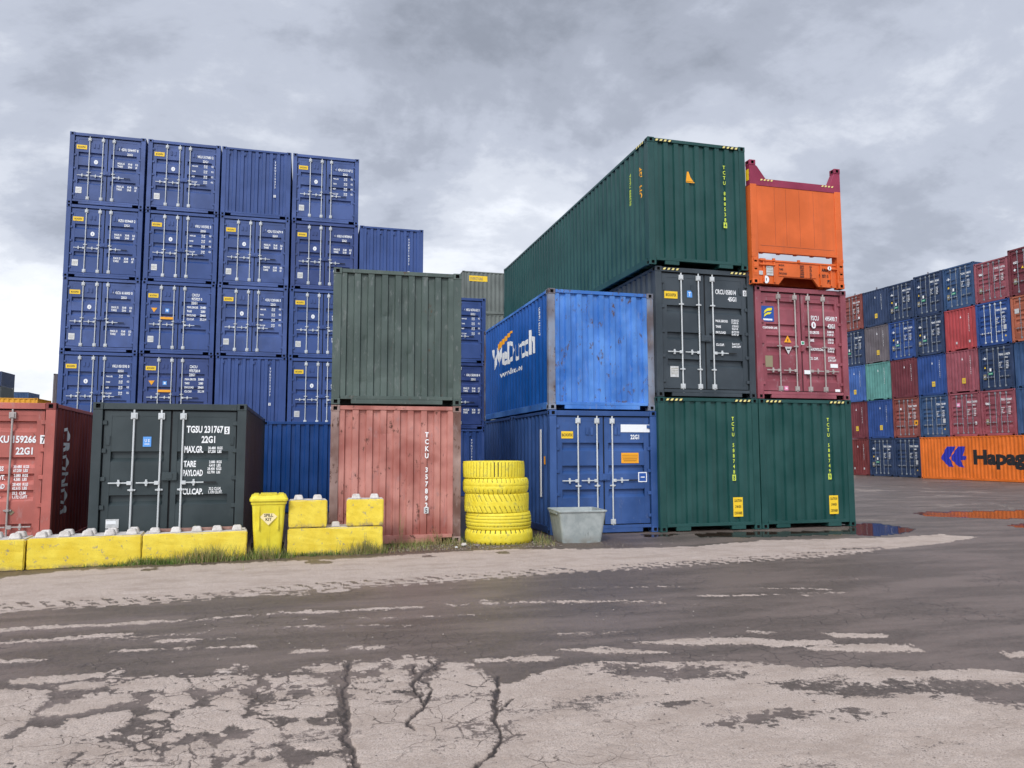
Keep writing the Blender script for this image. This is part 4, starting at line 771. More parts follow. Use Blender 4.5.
# ================================================================== tyres
def tyre_material():
    g=N('yellow_painted_rubber'); v=g.coords(); at=g.new('ShaderNodeAttribute',attribute_name='groove').outputs['Fac']
    n=g.noise(v,7,6,.7); f=g.noise(v,40,4,.6)
    k=g.mix(g.mapr(n,.3,.7),lin('#e0c92a'),lin('#eddc44')); m1=g.mapr(g.math('ADD',g.math('MULTIPLY',at,.75),g.math('MULTIPLY',f,.35)),.45,.85)
    k=g.mix(m1,k,lin('#2c2a1c')); k=g.mix(g.mapr(n,.56,.68,0,.6),k,lin('#80764e')); k=g.mix(g.mapr(g.noise(v,18,6,.8),.60,.68,0,.55),k,lin('#4a452c'))
    g.put(g.b.inputs['Base Color'],k); g.b.inputs['Roughness'].default_value=.6; g.bump(f,.35,.006); return g.m
TY=tyre_material()
def tyre(loc,rad,h,kind,label,rz):
    nt,nz=360,26; vs=[];gr=[];fs=[]; rim=rad*.55
    prof=[]
    bulge={'lug':.12,'round':.55,'herring':.1,'rib':.32,'base':.6}[kind]
    for j in range(nz+1):
        t=j/nz; z=h*(.02+.96*t); u=abs(2*t-1); r=rad-.35*h*bulge*(u**3.2)*.7; prof.append((r,z,t))
    inner=[(rad*.80,h*1.0,-1),(rad*.66,h*.93,-1),(rim,h*.80,-1),(rim,h*.2,-1),(rad*.66,h*.07,-1),(rad*.80,0,-1)]
    al=prof+inner; k=len(al)
    for i in range(nt):
        a=2*math.pi*i/nt
        for (r,z,t) in al:
            g=0
            if t>=0:
                if kind=='lug': g=1 if (a*26/math.pi)%1<.16 and .04<t<.96 else 0; g=max(g,.55 if (a*52/math.pi)%1<.1 and .5<t<.62 else 0)
                elif kind=='round': g=1 if (a*22/math.pi+.2*t)%1<.13 and (t<.30 or t>.72) else (.5 if abs(t-.5)<.02 or ((a*31/math.pi)%1<.1 and .4<t<.6) else 0)
                elif kind=='herring': g=1 if ((a*20/math.pi+(t-.5)*1.9)%1<.12 and (t>.60 or t<.36)) else 0
                elif kind=='rib': g=.75 if min(abs(t-.2-.012*math.sin(a*60)),abs(t-.42-.012*math.sin(a*60)),abs(t-.62+.012*math.sin(a*60)),abs(t-.82))<.022 else 0
                elif kind=='base': g=1 if (a*20/math.pi)%1<.13 and (t<.18 or t>.8) else 0
                r-=g*.017
            rj=r+(.004*math.sin(a*3+z*9)); vs.append((rj*math.cos(a),rj*math.sin(a),z)); gr.append(float(g))
    for i in range(nt):
        for j in range(k): a=i*k+j; b=((i+1)%nt)*k+j; fs.append((a,b,((i+1)%nt)*k+(j+1)%k,i*k+(j+1)%k))
    m=MB(); m.add(vs,fs); me=m.mesh('tyre',1); at=me.attributes.new('groove','FLOAT','POINT'); at.data.foreach_set('value',gr)
    me.polygons.foreach_set('use_smooth',[True]*len(me.polygons))
    o=obj('tyre',me,TY,None,loc,(0,0,rz)); return tag(o,label,'tyre','yellow tyres piled in one stack')
tx,ty=3.57,14.33; z=-.02
for (dx,rad,h,kind,lb) in ((.045,.655,.285,'base','rounded yellow tyre at the very bottom of the pile, weeds at its foot'),(.035,.635,.325,'rib','yellow tyre with horizontal ribbed tread, second from the bottom'),(-.0,.625,.36,'herring','yellow tyre with slanting tread cuts, in the middle of the pile'),(-.02,.64,.30,'round','bulging yellow tyre with grey worn patches, second from the top'),(-.06,.60,.325,'lug','yellow tyre with straight upright tread blocks, on top of the pile')):
    tyre((tx+dx,ty,z),rad,h,kind,lb,random.uniform(0,3)); z+=h-.008
# ================================================================== galvanised tub
def tub():
    g=N('grey_tub_plastic'); v=g.coords(False); n=g.noise(v,5,6,.65); st=g.noise(g.scale(v,12,12,3),1.2,6,.75); f=g.noise(v,50,3)
    k=g.mix(g.mapr(n,.3,.7),lin('#8f9795'),lin('#a9afac')); k=g.mix(g.mapr(st,.6,.72,0,.7),k,lin('#55584f'))
    sp=g.new('ShaderNodeSeparateXYZ'); g.l.new(v,sp.inputs[0]); k=g.mix(g.math('MULTIPLY',g.mapr(sp.outputs[2],.2,.0),g.mapr(n,.35,.6,0,.7)),k,lin('#6f6a5e'))
    g.put(g.b.inputs['Base Color'],k); g.b.inputs['Roughness'].default_value=.55; g.bump(f,.2,.004)
    def rect(w,d,z,c=.06,n=4):
        pts=[]
        for (sx,sy,a0) in ((1,-1,-90),(1,1,0),(-1,1,90),(-1,-1,180)):
            cx,cy=sx*(w/2-c),sy*(d/2-c)
            for i in range(n+1): a=R(a0+90*i/n); pts.append((cx+c*math.cos(a),cy+c*math.sin(a),z))
        return pts
    w,d,w2,d2,h=.92,.9,.76,.74,.62
    rings=[rect(w2,d2,0),rect(w,d,h-.03),rect(w+.05,d+.05,h-.03,.08),rect(w+.055,d+.055,h-.008,.08),rect(w+.03,d+.03,h,.07),rect(w-.03,d-.03,h,.05),rect(w-.04,d-.04,h-.03,.05),rect(w2-.04,d2-.04,.03,.05)]
    m=MB(); kk=len(rings[0]); vs=[p for q in rings for p in q]; fs=[]
    for j in range(len(rings)-1):
        for i in range(kk): fs.append((j*kk+i,j*kk+(i+1)%kk,(j+1)*kk+(i+1)%kk,(j+1)*kk+i))
    fs+=[tuple(range(kk))[::-1],tuple((len(rings)-1)*kk+i for i in range(kk))]
    m.add(vs,fs); r=thing('tub','grey square open tub standing in front of the cobalt blue container doors','tub',(5.09,13.99,-.01),R(-4))
    obj('tub_shell',m.mesh('tub_shell',1,clean=True),g.m,r)
    rim=MB()
    for s in (-1,1): rim.box(s*(w/2+.012)-.012,s*(w/2+.012)+.012,-.3,.3,h-.075,h-.03)
    obj('rim_lip',rim.mesh('rim_lip'),g.m,r)
tub()
# ================================================================== ground
def vnoise(x,y,seed):
    rs=np.random.RandomState(seed); T=rs.rand(256,256)
    xi=np.floor(x).astype(int); yi=np.floor(y).astype(int); fx=x-xi; fy=y-yi; fx=fx*fx*(3-2*fx); fy=fy*fy*(3-2*fy)
    a=T[xi&255,yi&255];b=T[(xi+1)&255,yi&255];c=T[xi&255,(yi+1)&255];d=T[(xi+1)&255,(yi+1)&255]
    return (a*(1-fx)+b*fx)*(1-fy)+(c*(1-fx)+d*fx)*fy
def fbm(x,y,sc_,oc,seed,g=.5):
    s=0;w=1;t=0
    for i in range(oc):
        s=s+w*vnoise(x*sc_+17.3*i,y*sc_-9.1*i,seed+i); t+=w; w*=g; sc_*=2.03
    return s/t-.5
def seg_dist(x,y,a,b):
    ax,ay=a;bx,by=b; dx,dy=bx-ax,by-ay; t=np.clip(((x-ax)*dx+(y-ay)*dy)/(dx*dx+dy*dy+1e-12),0,1)
    return np.hypot(x-ax-t*dx,y-ay-t*dy),t
def poly_sd(x,y,P_):
    d=np.full(x.shape,1e9); ins=np.zeros(x.shape,bool); n=len(P_)
    for i in range(n):
        a=P_[i];b=P_[(i+1)%n]; dd,_=seg_dist(x,y,a,b); d=np.minimum(d,dd)
        c=((a[1]>y)!=(b[1]>y)); 
        with np.errstate(divide='ignore',invalid='ignore'): xx=(b[0]-a[0])*(y-a[1])/((b[1]-a[1]) if b[1]!=a[1] else 1e-12)+a[0]
        ins^=c&(x<xx)
    return np.where(ins,d,-d)
def field(x,y,polys,pad=.6):
    out=np.full(x.shape,-9.0)
    for P_ in polys:
        xs=[p[0] for p in P_];ys=[p[1] for p in P_]
        m=(x>min(xs)-pad)&(x<max(xs)+pad)&(y>min(ys)-pad)&(y<max(ys)+pad)
        if m.any(): out[m]=np.maximum(out[m],poly_sd(x[m],y[m],P_))
    return out
def sstep(v,a,b): t=np.clip((v-a)/(b-a),0,1); return t*t*(3-2*t)
def build_ground():
    az=YAW
    th=np.concatenate([np.arange(-180,-42,6.0),np.arange(-42,-36,.8),np.arange(-36,36,.085),np.arange(36,42,.8),np.arange(42,180,6.0)])
    th=np.radians(th)
    inv=np.linspace(1/2.9,1/55,470); rr=np.concatenate([[.25,.8,1.5,2.2],1/inv,[60,68,80,100,140,220,400,900,2500]])
    nr,nt=len(rr),len(th)
    Rr,Th=np.meshgrid(rr,th,indexing='ij'); X=Rr*np.sin(az+Th); Y=Rr*np.cos(az+Th)
    x=X.ravel(); y=Y.ravel(); r=Rr.ravel()
    n1=fbm(x,y,1.3,4,11); n2=fbm(x,y,7,4,21,.6); n3=fbm(x,y,28,3,31,.6)
    xs_=x*.35; 
    ns=fbm(x*.5+y*.12,y*2.2,1.6,4,41,.6)          # streaks following the wheel tracks
    def vor(x,y,k,seed):
        rs=np.random.RandomState(seed); J=rs.rand(64,64,2); gx=np.floor(x*k).astype(int); gy=np.floor(y*k).astype(int); f1_=np.full(x.shape,9.);f2_=np.full(x.shape,9.)
        for i in (-1,0,1):
            for j in (-1,0,1):
                q=J[(gx+i)&63,(gy+j)&63]; d_=np.hypot(gx+i+q[...,0]-x*k,gy+j+q[...,1]-y*k); f2_=np.where(d_<f1_,f1_,np.minimum(f2_,d_)); f1_=np.minimum(f1_,d_)
        return f2_-f1_
    va=vor(x+.06*n2,y+.06*n2,3.3,5); vb=vor(x+.04*n2,y+.04*n3,9.0,6)
    # large light areas
    big=field(x,y,[LIGHT[0],LIGHT[LBIG]],1.2); bigd=big+.10*n2*2+.08*n3+.25*ns*np.where(y>9,.6,1.)
    dry=sstep(bigd,-.07,.09)
    sm=field(x,y,[p for i,p in enumerate(LIGHT) if i not in (0,LBIG)],.4); rag=np.where(x>1.2,1.0,.55)
    dry=np.maximum(dry,sstep(sm+.10*n2*rag+.14*n3*rag+.034,-.05,.06))
    broke=(x<1.35)&(y<6.9)&(r<9); dry=np.where(broke,dry*(1-.8*sstep(.035-va,-.02,.03)*sstep(n1,-.12,.06)),dry)
    frag=sstep(vb,.16,.26)*sstep(fbm(x,y,2.3,3,201),.03,.12)*sstep(sm+.22,0,.12); dry=np.maximum(dry,np.where(broke,frag*.8,0))
    # faint dried tracks over the dark band
    band=(y<10.3)&(y>5.2)&(x<9); trk=fbm(x*.22+.03*y,y*3.4,1.5,5,141,.6); dry=np.maximum(dry,np.where(band,sstep(trk+.25*n3,.20,.42)*.62,0))
    # crumbs of stone in the muddy joints at the near left
    zone=(x<1.2)&(y<6.6)&(r<8); cr=vnoise(x*34,y*34,71)*vnoise(x*11,y*11,72); dry=np.maximum(dry,np.where(zone,sstep(cr+.3*n3,.44,.56)*.85,0))
    for pts,w in STREAKS:
        for a,b in zip(pts[:-1],pts[1:]):
            m=(x>min(a[0],b[0])-.5)&(x<max(a[0],b[0])+.5)&(y>min(a[1],b[1])-.5)&(y<max(a[1],b[1])+.5)
            if not m.any(): continue
            d,_=seg_dist(x[m],y[m],a,b); v=sstep(w*1.6-d+.16*n2[m]+.10*n3[m]+.16*fbm(x[m]*.9,y[m]*5,2.6,4,51,.65),-.07,.10); dry[m]=np.maximum(dry[m],v*.95)
    dk=field(x,y,DARKP,.5); dry*=1-sstep(dk+.34*n2+.34*n3+.3*ns,-.16,.16)*.8
    sf=field(x,y,SOFT,.5); dry*=1-sstep(sf+.12*n2+.12*n3,-.06,.07)*.5
    # general mottling of the dry surface, muddy film near its upper edge
    mot=sstep(fbm(x*.7,y*1.6,1.5,5,61,.62),.05,.28); dry*=1-.52*mot*np.where(y>9,.3,1); grit=sstep(fbm(x,y,42,2,151,.7)+.4*n2,.14,.3); dry*=1-.35*grit*(r<9)
    film=sstep(y-4.9+.9*n1+1.2*ns,.55,1.5)*(y<7.2)*(x>1.0); dry*=1-.42*film*sstep(n2+n3,-.05,.18)
    # cracks
    crk=np.zeros_like(dry); core=np.zeros_like(dry)
    for pts,w in CRACKS:
        for a,b in zip(pts[:-1],pts[1:]):
            m=(x>min(a[0],b[0])-.3)&(x<max(a[0],b[0])+.3)&(y>min(a[1],b[1])-.3)&(y<max(a[1],b[1])+.3)
            if not m.any(): continue
            d,_=seg_dist(x[m]+.10*n2[m]+.03*n3[m],y[m]+.09*n3[m]+.10*n2[m],a,b); crk[m]=np.maximum(crk[m],sstep(w*.42-d+.05*n3[m]+.03*n2[m],-.008,.014)); core[m]=np.maximum(core[m],sstep(.011-d,-.006,.006))
    dry*=1-crk*.95
    # tyre tread prints along the lower edge of the light band
    xe=np.array([p[0] for p in LIGHT[0]]); ye=np.array([p[1] for p in LIGHT[0]])
    low=sorted([LIGHT[0][i] for i in range(19,len(LIGHT[0]))]); ly=np.interp(x,[p[0] for p in low],[p[1] for p in low])
    for off,ph in ((.16,0),(.36,.5)):
        dd=y-(ly+off+.03*np.sin(x*.8)); tread=((x*4.6+ph+dd*3)%1<.55)&(np.abs(dd)<.085+.08*n2)&(n2+n3>-.26)
        dry=np.where(tread&(x<10)&(n1>-.2),dry*(.2+.4*sstep(n3,-.05,.15)),dry)
    dd=y-(ly-.09); dry=np.where((np.abs(dd)<.05)&((x*4.6+.3)%1<.5)&(x<9.5),np.maximum(dry,.65),dry)
    for cx_,cy_ in ((-2.2,12.3),(.1,12.45),(.28,12.4),(1.95,12.6),(3.3,12.7)):
        d=np.hypot((x-cx_)*1.2,(y-cy_)*.9)+.25*n2; dry*=1-sstep(.16-d,-.02,.05)*.8
    # far yard
    fz=sstep(y-13.0,.5,3)*sstep(x-9,0,3); far=sstep(fbm(x*.30,y*.8,1.0,5,81,.6),.02,.2)*.45*fz
    dry=np.maximum(dry,far*(x>8))
    # soil between kerb blocks and containers
    up=sorted([LIGHT[0][i] for i in range(0,18)]); uy=np.interp(x,[p[0] for p in up],[p[1] for p in up])
    soil=sstep(y-uy+.1*n2,.0,.15)*sstep(6.0-x+.6*n1,-.3,.5)*(y<30)
    soil=np.where((x<-3)&(y>12.9),1,soil)
    pd=field(x,y,PUDDLES,.8); pud=sstep(pd+.14*n2+.28*ns*.5+.06*n3,-.015,.02)
    dry*=1-sstep(pd+.12*n2,-.35,.0)*.85
    damp=sstep(fbm(x,y,.5,3,91),-.12,.2)
    z=np.where(x>24,-.19*sstep(x,24,33),0.0)
    z=z+(.008*n2+.008*n3)*(1-pud)*(r<30)+.010*(dry-.6)*(r<9)-crk*.012+.03*soil*(n2+.3*n1)*(1-pud)-.006*pud
    z-=.002
    co_=np.stack([x,y,z],1)
    co_=np.vstack([co_,[[0,0,0]]])
    i,j=np.meshgrid(np.arange(nr-1),np.arange(nt),indexing='ij'); j2=(j+1)%nt
    q=np.stack([i*nt+j,(i+1)*nt+j,(i+1)*nt+j2,i*nt+j2],-1).reshape(-1,4)
    q=q[:,::-1]
    c0=nr*nt; tri=np.stack([np.arange(nt),(np.arange(nt)+1)%nt,np.full(nt,c0)],1)
    me=bpy.data.meshes.new('ground'); nv=len(co_); nq=len(q)
    me.vertices.add(nv); me.vertices.foreach_set('co',co_.ravel().astype(np.float32))
    me.loops.add(nq*4+nt*3); me.loops.foreach_set('vertex_index',np.concatenate([q.ravel(),tri.ravel()]).astype(np.int32))
    me.polygons.add(nq+nt); me.polygons.foreach_set('loop_start',np.concatenate([np.arange(nq)*4,nq*4+np.arange(nt)*3]).astype(np.int32))
    me.update(calc_edges=True); me.validate()
    me.polygons.foreach_set('use_smooth',[True]*len(me.polygons))
    for nm,a in (('dry',dry),('pud',pud),('soil',soil),('damp',damp),('core',core),('broken',sstep(2.6-x,0,1.2)*sstep(8-y,0,1)+.12)):
        at=me.attributes.new(nm,'FLOAT','POINT'); at.data.foreach_set('value',np.append(a,0.0).astype(np.float32))
    g=N('yard_surface'); v=g.new('ShaderNodeTexCoord').outputs['Object']
    A=lambda nm:g.new('ShaderNodeAttribute',attribute_name=nm).outputs['Fac']
    dryA,pudA,soilA,dampA,coreA,brkA=A('dry'),A('pud'),A('soil'),A('damp'),A('core'),A('broken')
    f1=g.noise(v,85,5,.75); f2=g.noise(v,22,6,.7); f3=g.noise(v,3,5,.6); f4=g.noise(g.scale(v,.35,1.3,1),1.2,6,.65)
    wet=g.mix(g.mapr(g.math('ADD',g.math('MULTIPLY',f2,.5),g.math('MULTIPLY',f1,.5)),.40,.60),lin(WETA),lin(WETB)); wet=g.mix(g.mapr(f4,.40,.62,0,.75),wet,lin(WETC))
    dr=g.mix(g.mapr(f1,.38,.62),lin('#8c7d72'),lin('#d9c9bd')); dr=g.mix(g.mapr(f2,.35,.65,0,.6),dr,lin(DRYA)); dr=g.mix(g.mapr(f3,.35,.68,0,.45),dr,lin(DRYC))
    gr=g.mapr(f1,.58,.64,0,.6); dr=g.mix(gr,dr,lin('#6d6058'))
    vo=g.new('ShaderNodeTexVoronoi',feature='F1'); g.put(vo.inputs['Vector'],v); vo.inputs['Scale'].default_value=55
    peb=g.mapr(vo.outputs['Distance'],.16,.30,1,0); wsel=g.mapr(g.noise(v,30,2),.55,.62)
    pebm=g.math('MULTIPLY',peb,wsel); wet=g.mix(g.math('MULTIPLY',pebm,.55),wet,lin('#8a807c'))
    vc=g.new('ShaderNodeTexVoronoi',feature='DISTANCE_TO_EDGE'); ds=g.new('ShaderNodeVectorMath',operation='ADD'); g.l.new(v,ds.inputs[0])
    nv_=g.new('ShaderNodeTexNoise'); g.put(nv_.inputs['Vector'],v); nv_.inputs['Scale'].default_value=5; sc_v=g.new('ShaderNodeVectorMath',operation='SCALE'); g.l.new(nv_.outputs['Color'],sc_v.inputs[0]); sc_v.inputs['Scale'].default_value=.22; g.l.new(sc_v.outputs[0],ds.inputs[1])
    g.put(vc.inputs['Vector'],ds.outputs[0]); vc.inputs['Scale'].default_value=4.5
    hair=g.math('MULTIPLY',g.mapr(vc.outputs['Distance'],.0,.028,1,0),g.mapr(g.noise(v,.8,3),.50,.60)); wet=g.mix(g.math('MULTIPLY',hair,.65),wet,lin('#2c2726'))
    vc2=g.new('ShaderNodeTexVoronoi',feature='DISTANCE_TO_EDGE'); g.put(vc2.inputs['Vector'],ds.outputs[0]); vc2.inputs['Scale'].default_value=3.1
    dirt=g.mix(g.mapr(f2,.35,.65),lin('#4d4138'),lin('#6b5c50'))
    sk=g.noise(g.scale(v,3,16,1),2.2,5,.7)
    dn=g.math('ADD',g.math('MULTIPLY',g.math('SUBTRACT',f2,.5),1.3),g.math('ADD',g.math('MULTIPLY',g.math('SUBTRACT',f1,.5),.9),g.math('MULTIPLY',g.math('SUBTRACT',sk,.5),.7)))
    dd=g.mapr(g.math('ADD',dryA,dn),.38,.66)
    st1=g.noise(g.scale(v,.8,1.7,1),1.6,6,.7); dr=g.mix(g.mapr(st1,.46,.64,0,.5),dr,lin('#9b8a7d')); dr=g.mix(g.mapr(st1,.40,.30,0,.35),dr,lin('#d3c8bf'))
    hd=g.math('MULTIPLY',g.mapr(vc2.outputs['Distance'],.0,.018,1,0),g.math('MULTIPLY',g.mapr(g.noise(v,1.1,4,.6),.46,.56),brkA)); dr=g.mix(g.math('MULTIPLY',hd,.8),dr,lin('#4a4039'))
    k=g.mix(dd,wet,dr); k=g.mix(g.math('MULTIPLY',coreA,.8),k,lin('#2a2422')); k=g.mix(g.math('MULTIPLY',soilA,g.math('SUBTRACT',1.0,dd)),k,dirt)
    k=g.mix(pudA,k,lin('#40352d')); g.put(g.b.inputs['Base Color'],k)
    ro=g.mapr(dd,0,1,.52,.92,False); ro=g.math('ADD',ro,g.math('MULTIPLY',g.math('SUBTRACT',f2,.5),.35)); ro=g.math('SUBTRACT',ro,g.math('MULTIPLY',dampA,.06))
    mx=g.new('ShaderNodeMix',data_type='FLOAT'); g.put(mx.inputs[0],pudA); g.put(mx.inputs[2],ro); mx.inputs[3].default_value=.06
    g.put(g.b.inputs['Roughness'],mx.outputs[0]); g.b.inputs['Specular IOR Level'].default_value=.45
    hgt=g.math('SUBTRACT',g.math('ADD',g.math('MULTIPLY',f1,.8),g.math('ADD',f2,g.math('MULTIPLY',pebm,.5))),g.math('MULTIPLY',hair,.6))
    bn=g.new('ShaderNodeBump'); bn.inputs['Distance'].default_value=.012; g.put(bn.inputs['Strength'],g.math('MULTIPLY',g.math('SUBTRACT',1.0,pudA),.75)); g.put(bn.inputs['Height'],hgt); g.l.new(bn.outputs[0],g.b.inputs['Normal'])
    o=obj('ground',me,g.m) if False else bpy.data.objects.new('ground',me)
    COL.objects.link(o); me.materials.append(g.m); o['kind']='structure'; o['label']='muddy cracked concrete yard with dry pale patches, wet tracks and puddles'
build_ground()
# ------------------------------------------------------------------ grass and weeds
GM=[plain('grass_green','#5c7a2c',.7,0,.3,8),plain('grass_pale','#8d9150',.8,0,.25,8),plain('grass_straw','#9c8a62',.85,0,.2,8),plain('grass_dark','#3f5524',.7,0,.3,8)]
def blade(mb,x,y,z,h,w,lean,mi):
    a=random.uniform(0,2*math.pi); dx,dy=math.cos(a),math.sin(a); b=random.uniform(0,2*math.pi); lx,ly=math.cos(b)*lean,math.sin(b)*lean
    p=[(x-dx*w,y-dy*w,z),(x+dx*w,y+dy*w,z),(x+dx*w*.7+lx*.4,y+dy*w*.7+ly*.4,z+h*.55),(x-dx*w*.7+lx*.4,y-dy*w*.7+ly*.4,z+h*.55),(x+lx,y+ly,z+h)]
    mb.add(p,[(0,1,2,3),(3,2,4)],mi)
def grass(name,label,spots):
    mb=MB()
    for (x,y,sx,sy,n,h,mix) in spots:
        for _ in range(n):
            px,py=random.gauss(x,sx),random.gauss(y,sy); mi=random.choices([0,1,2,3],mix)[0]
            blade(mb,px,py,-.01,h*random.uniform(.35,1.25),random.uniform(.0016,.0045),h*random.uniform(.1,.7),mi)
    o=obj(name,mb.mesh(name,4),GM); o['kind']='stuff'; o['label']=label
G1=(5,2,1,3);G2=(2,4,5,1);G3=(1,2,4,1)
grass('grass','grass and weeds growing at the foot of the low yellow blocks',[(-2.6,12.86,.35,.05,500,.07,G1),(-2.15,12.86,.25,.05,700,.11,G1),(-1.75,12.92,.2,.05,420,.2,G2),(-1.45,12.92,.18,.05,420,.27,G2),(-1.15,12.98,.25,.05,500,.13,G1),(-3.1,12.82,.3,.03,160,.04,G1),(-2.35,12.88,.12,.04,300,.14,G1),
 (-.62,13.03,.16,.05,420,.22,G2),(-.35,13.06,.1,.05,150,.15,G1)])
grass('grass','grass fringe below the long yellow block and the weathered red container',[(.05,13.22,.25,.04,350,.08,G1),(.95,13.22,.14,.05,420,.24,G2),(1.2,13.2,.1,.05,200,.16,G2),(.5,13.2,.25,.05,300,.09,G1),(1.75,13.95,.3,.22,520,.13,G2),(2.3,14.1,.3,.14,380,.17,G2),(2.8,13.95,.15,.2,160,.1,G3),(1.8,13.45,.3,.15,260,.06,G3),(2.55,13.6,.3,.15,200,.06,G3),(3.45,13.67,.3,.04,160,.06,G1),(4.35,14.1,.1,.3,320,.16,G2),(4.25,13.6,.15,.15,160,.06,G3)])
grass('ground_cover','thin weeds and dead stalks in the soil behind the yellow blocks',[(-3.6,13.6,.8,.1,500,.1,G3),(-.6,13.9,.3,.3,400,.1,G3),(-.3,15,.3,1.0,300,.12,G3)])
def weed(loc,h,n,label,spread=.12):
    st=MB(); lf=MB()
    for k in range(n):
        a=random.uniform(0,6.28); l=random.uniform(.0,spread); hh=h*random.uniform(.6,1); p0=(random.gauss(0,.02),random.gauss(0,.02),0); p1=(p0[0]+l*math.cos(a)*.5,p0[1]+l*math.sin(a)*.5,hh*.55); p2=(l*math.cos(a),l*math.sin(a),hh)
        st.cyl(p0,p1,.004,4); st.cyl(p1,p2,.003,4,0,.0015)
        for q in range(26):
            t=random.uniform(.3,1.0); c=[p0[i]*(1-t)+p2[i]*t for i in range(3)]; s_=random.uniform(.012,.03)*(1.25-t*.6); b=random.uniform(0,6.28)
            d=Vector((math.cos(b),math.sin(b),random.uniform(-.2,.6)))*s_; w_=Vector((-math.sin(b),math.cos(b),0))*s_*.28
            c=Vector(c); lf.add([c,c+d*.5+w_,c+d,c+d*.5-w_],[(0,1,2,3)],random.choice([0,0,1]))
    r=thing('weed',label,'weed',loc); obj('stems',st.mesh('stems'),GM[2],r); obj('leaves',lf.mesh('leaves',2),[GM[0],GM[1]],r)
weed((1.72,14.12,0),.78,5,'tall leafy weed growing up the face of the weathered red container')
weed((2.38,14.2,0),.30,7,'bushy low weed at the right part of the weathered red container',.18)
weed((.98,13.2,0),.36,6,'grey-green weed clump at the foot of the long yellow block',.1)
weed((-1.05,12.95,0),.26,4,'small branching weed at the right end of the low block row, near the bin',.08)
weed((-1.72,13.25,.44),.12,3,'tiny green plant sprouting on top between two low blocks',.07)
# rubble
def stone(loc,s,m,label):
    bm=bmesh.new(); bmesh.ops.create_icosphere(bm,subdivisions=2,radius=s)
    for v in bm.verts: v.co*=random.uniform(.75,1.1); v.co.z*=.6
    me=bpy.data.meshes.new('stone'); bm.to_mesh(me); bm.free(); me.materials.append(None); o=obj('stone',me,m,None,loc); tag(o,label,'stone')
stone((2.80,13.72,.03),.06,CC,'pale lump of rubble left of the tyre pile, the larger one behind')
stone((3.02,13.55,.025),.055,concrete('brown_stone','#6d625a','#8a7f76'),'brownish stone right beside the lowest tyre')
stone((2.62,13.5,.015),.032,WHITE,'small white stone chip left of the tyre pile')
mb=MB()
for _ in range(1500):
    k=random.random()
    if k<.45: x,y=random.uniform(1.4,4.6),random.uniform(13.2,14.1)
    elif k<.7: x,y=random.uniform(-4,7),random.uniform(12.9,13.6)
    else: x,y=random.uniform(-2,4.5),random.uniform(3.6,8.5)
    s=random.uniform(.003,.011)*(1.5 if k<.5 else 1); a=[random.uniform(.6,1.2)*s for _ in range(6)]
    mb.add([(x+a[0],y,.002+s*.2),(x,y+a[1],.002+s*.2),(x-a[2],y,.002+s*.2),(x,y-a[3],.002+s*.2),(x,y,s*1.3)],[(0,1,4),(1,2,4),(2,3,4),(3,0,4)],random.choice([0,1]))
o=obj('gravel',mb.mesh('gravel',2),[concrete('pale_grit','#8d857c','#a39a90'),concrete('dark_grit','#5d544e','#7a706a')]); o['kind']='stuff'; o['label']='scattered grit and crumbs of stone on the yard'
# ------------------------------------------------------------------ sky and light
SUN_EL,SUN_AZ=R(38),R(212)    # azimuth measured clockwise from +Y: behind the camera, to the left
w=bpy.data.worlds.new('World'); sc.world=w; w.use_nodes=True; nt=w.node_tree; nn=nt.nodes; ln=nt.links
class W_(N):
    def __init__(s): s.t=nt; s.n=nn; s.l=ln
g=W_(); bg=nn['Background']
sky=nn.new('ShaderNodeTexSky'); sky.sky_type='NISHITA'; sky.sun_disc=False; sky.sun_elevation=SUN_EL; sky.sun_rotation=SUN_AZ; sky.altitude=20; sky.air_density=1.2; sky.dust_density=2.5
d=g.new('ShaderNodeTexCoord').outputs['Generated']
sp=g.new('ShaderNodeSeparateXYZ'); ln.new(d,sp.inputs[0])
zz=g.math('ADD',g.math('MAXIMUM',sp.outputs[2],0.0),.38)
cb=g.new('ShaderNodeCombineXYZ'); ln.new(g.math('DIVIDE',sp.outputs[0],zz),cb.inputs[0]); ln.new(g.math('DIVIDE',sp.outputs[1],zz),cb.inputs[1])
mp=g.new('ShaderNodeMapping'); ln.new(cb.outputs[0],mp.inputs[0]); mp.inputs['Location'].default_value=(CLOUDX,CLOUDY,0); mp.inputs['Rotation'].default_value=(0,0,R(CLOUDR)); mp.inputs['Scale'].default_value=(.8,1.0,1); cv=mp.outputs[0]
a=g.noise(cv,1.7,8,.57,.35); b=g.noise(cv,5,8,.64,.15); c=g.noise(cv,.6,3,.5)
t=g.math('ADD',g.math('MULTIPLY',a,.62),g.math('ADD',g.math('MULTIPLY',b,.24),g.math('MULTIPLY',c,.30)))
t=g.math('ADD',g.math('MULTIPLY',g.math('SUBTRACT',t,.575),1.4),.56)
hor=g.mapr(sp.outputs[2],.45,.02,0,1)                    # cloud deck thins towards the horizon
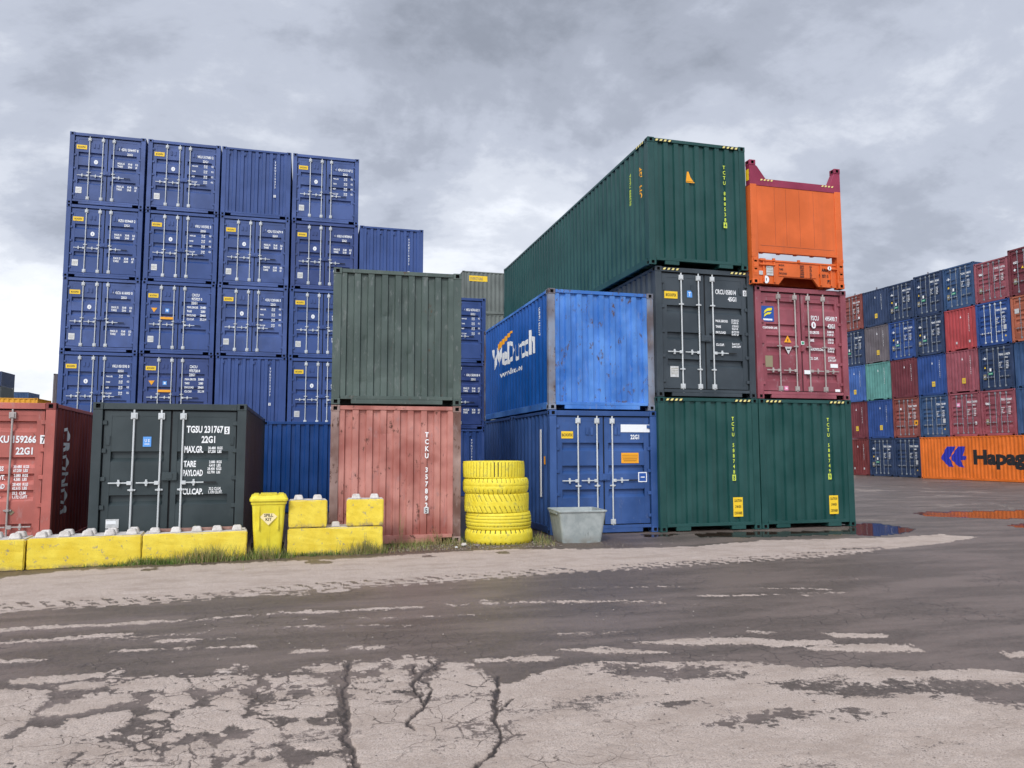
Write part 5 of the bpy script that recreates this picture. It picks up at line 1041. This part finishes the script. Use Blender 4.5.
azl=g.new('ShaderNodeVectorMath',operation='DOT_PRODUCT'); ln.new(d,azl.inputs[0]); azl.inputs[1].default_value=(-.45,.89,0)
t=g.math('ADD',t,g.math('MULTIPLY',hor,g.mapr(azl.outputs['Value'],-.1,1.0,.07,.20)))
ramp=g.new('ShaderNodeValToRGB'); ln.new(t,ramp.inputs[0]); cr=ramp.color_ramp; cr.interpolation='EASE'
for i,(p,h) in enumerate(((.40,'#8d93a0'),(.50,'#a3a9b7'),(.575,'#b6bcca'),(.65,'#cdd2dd'),(.74,'#e6eaf2'),(.84,'#f8f9fc'))):
    e=cr.elements[i] if i<2 else cr.elements.new(p); e.position=p; e.color=lin(h)
sd=Vector((math.sin(SUN_AZ)*math.cos(SUN_EL),math.cos(SUN_AZ)*math.cos(SUN_EL),math.sin(SUN_EL)))
dp=g.new('ShaderNodeVectorMath',operation='DOT_PRODUCT'); ln.new(d,dp.inputs[0]); dp.inputs[1].default_value=sd
br=g.mapr(dp.outputs['Value'],.2,1.0,ZEN,SUNSIDE)      # cloud lit through on the sun's side
fr=g.mapr(dp.outputs['Value'],.45,.05,0,1)
br=g.math('ADD',g.math('MULTIPLY',fr,1.0),g.math('MULTIPLY',g.math('SUBTRACT',1.0,fr),br))
sc1=g.new('ShaderNodeVectorMath',operation='SCALE'); ln.new(ramp.outputs[0],sc1.inputs[0]); ln.new(g.math('MULTIPLY',br,10.0),sc1.inputs['Scale'])
col=g.mix(.05,sc1.outputs[0],sky.outputs[0]); ln.new(col,bg.inputs[0]); bg.inputs[1].default_value=.1
sl=bpy.data.lights.new('sun','SUN'); sl.energy=1.5; sl.angle=R(14); sl.color=(1,.965,.92); so=bpy.data.objects.new('sun',sl); COL.objects.link(so)
so.rotation_euler=(-sd).to_track_quat('-Z','Y').to_euler(); so.location=(0,-5,30)
sc.cycles.max_bounces=6; sc.cycles.diffuse_bounces=3; sc.cycles.glossy_bounces=3; sc.cycles.transmission_bounces=1; sc.cycles.caustics_reflective=False; sc.cycles.caustics_refractive=False; sc.cycles.use_denoising=True
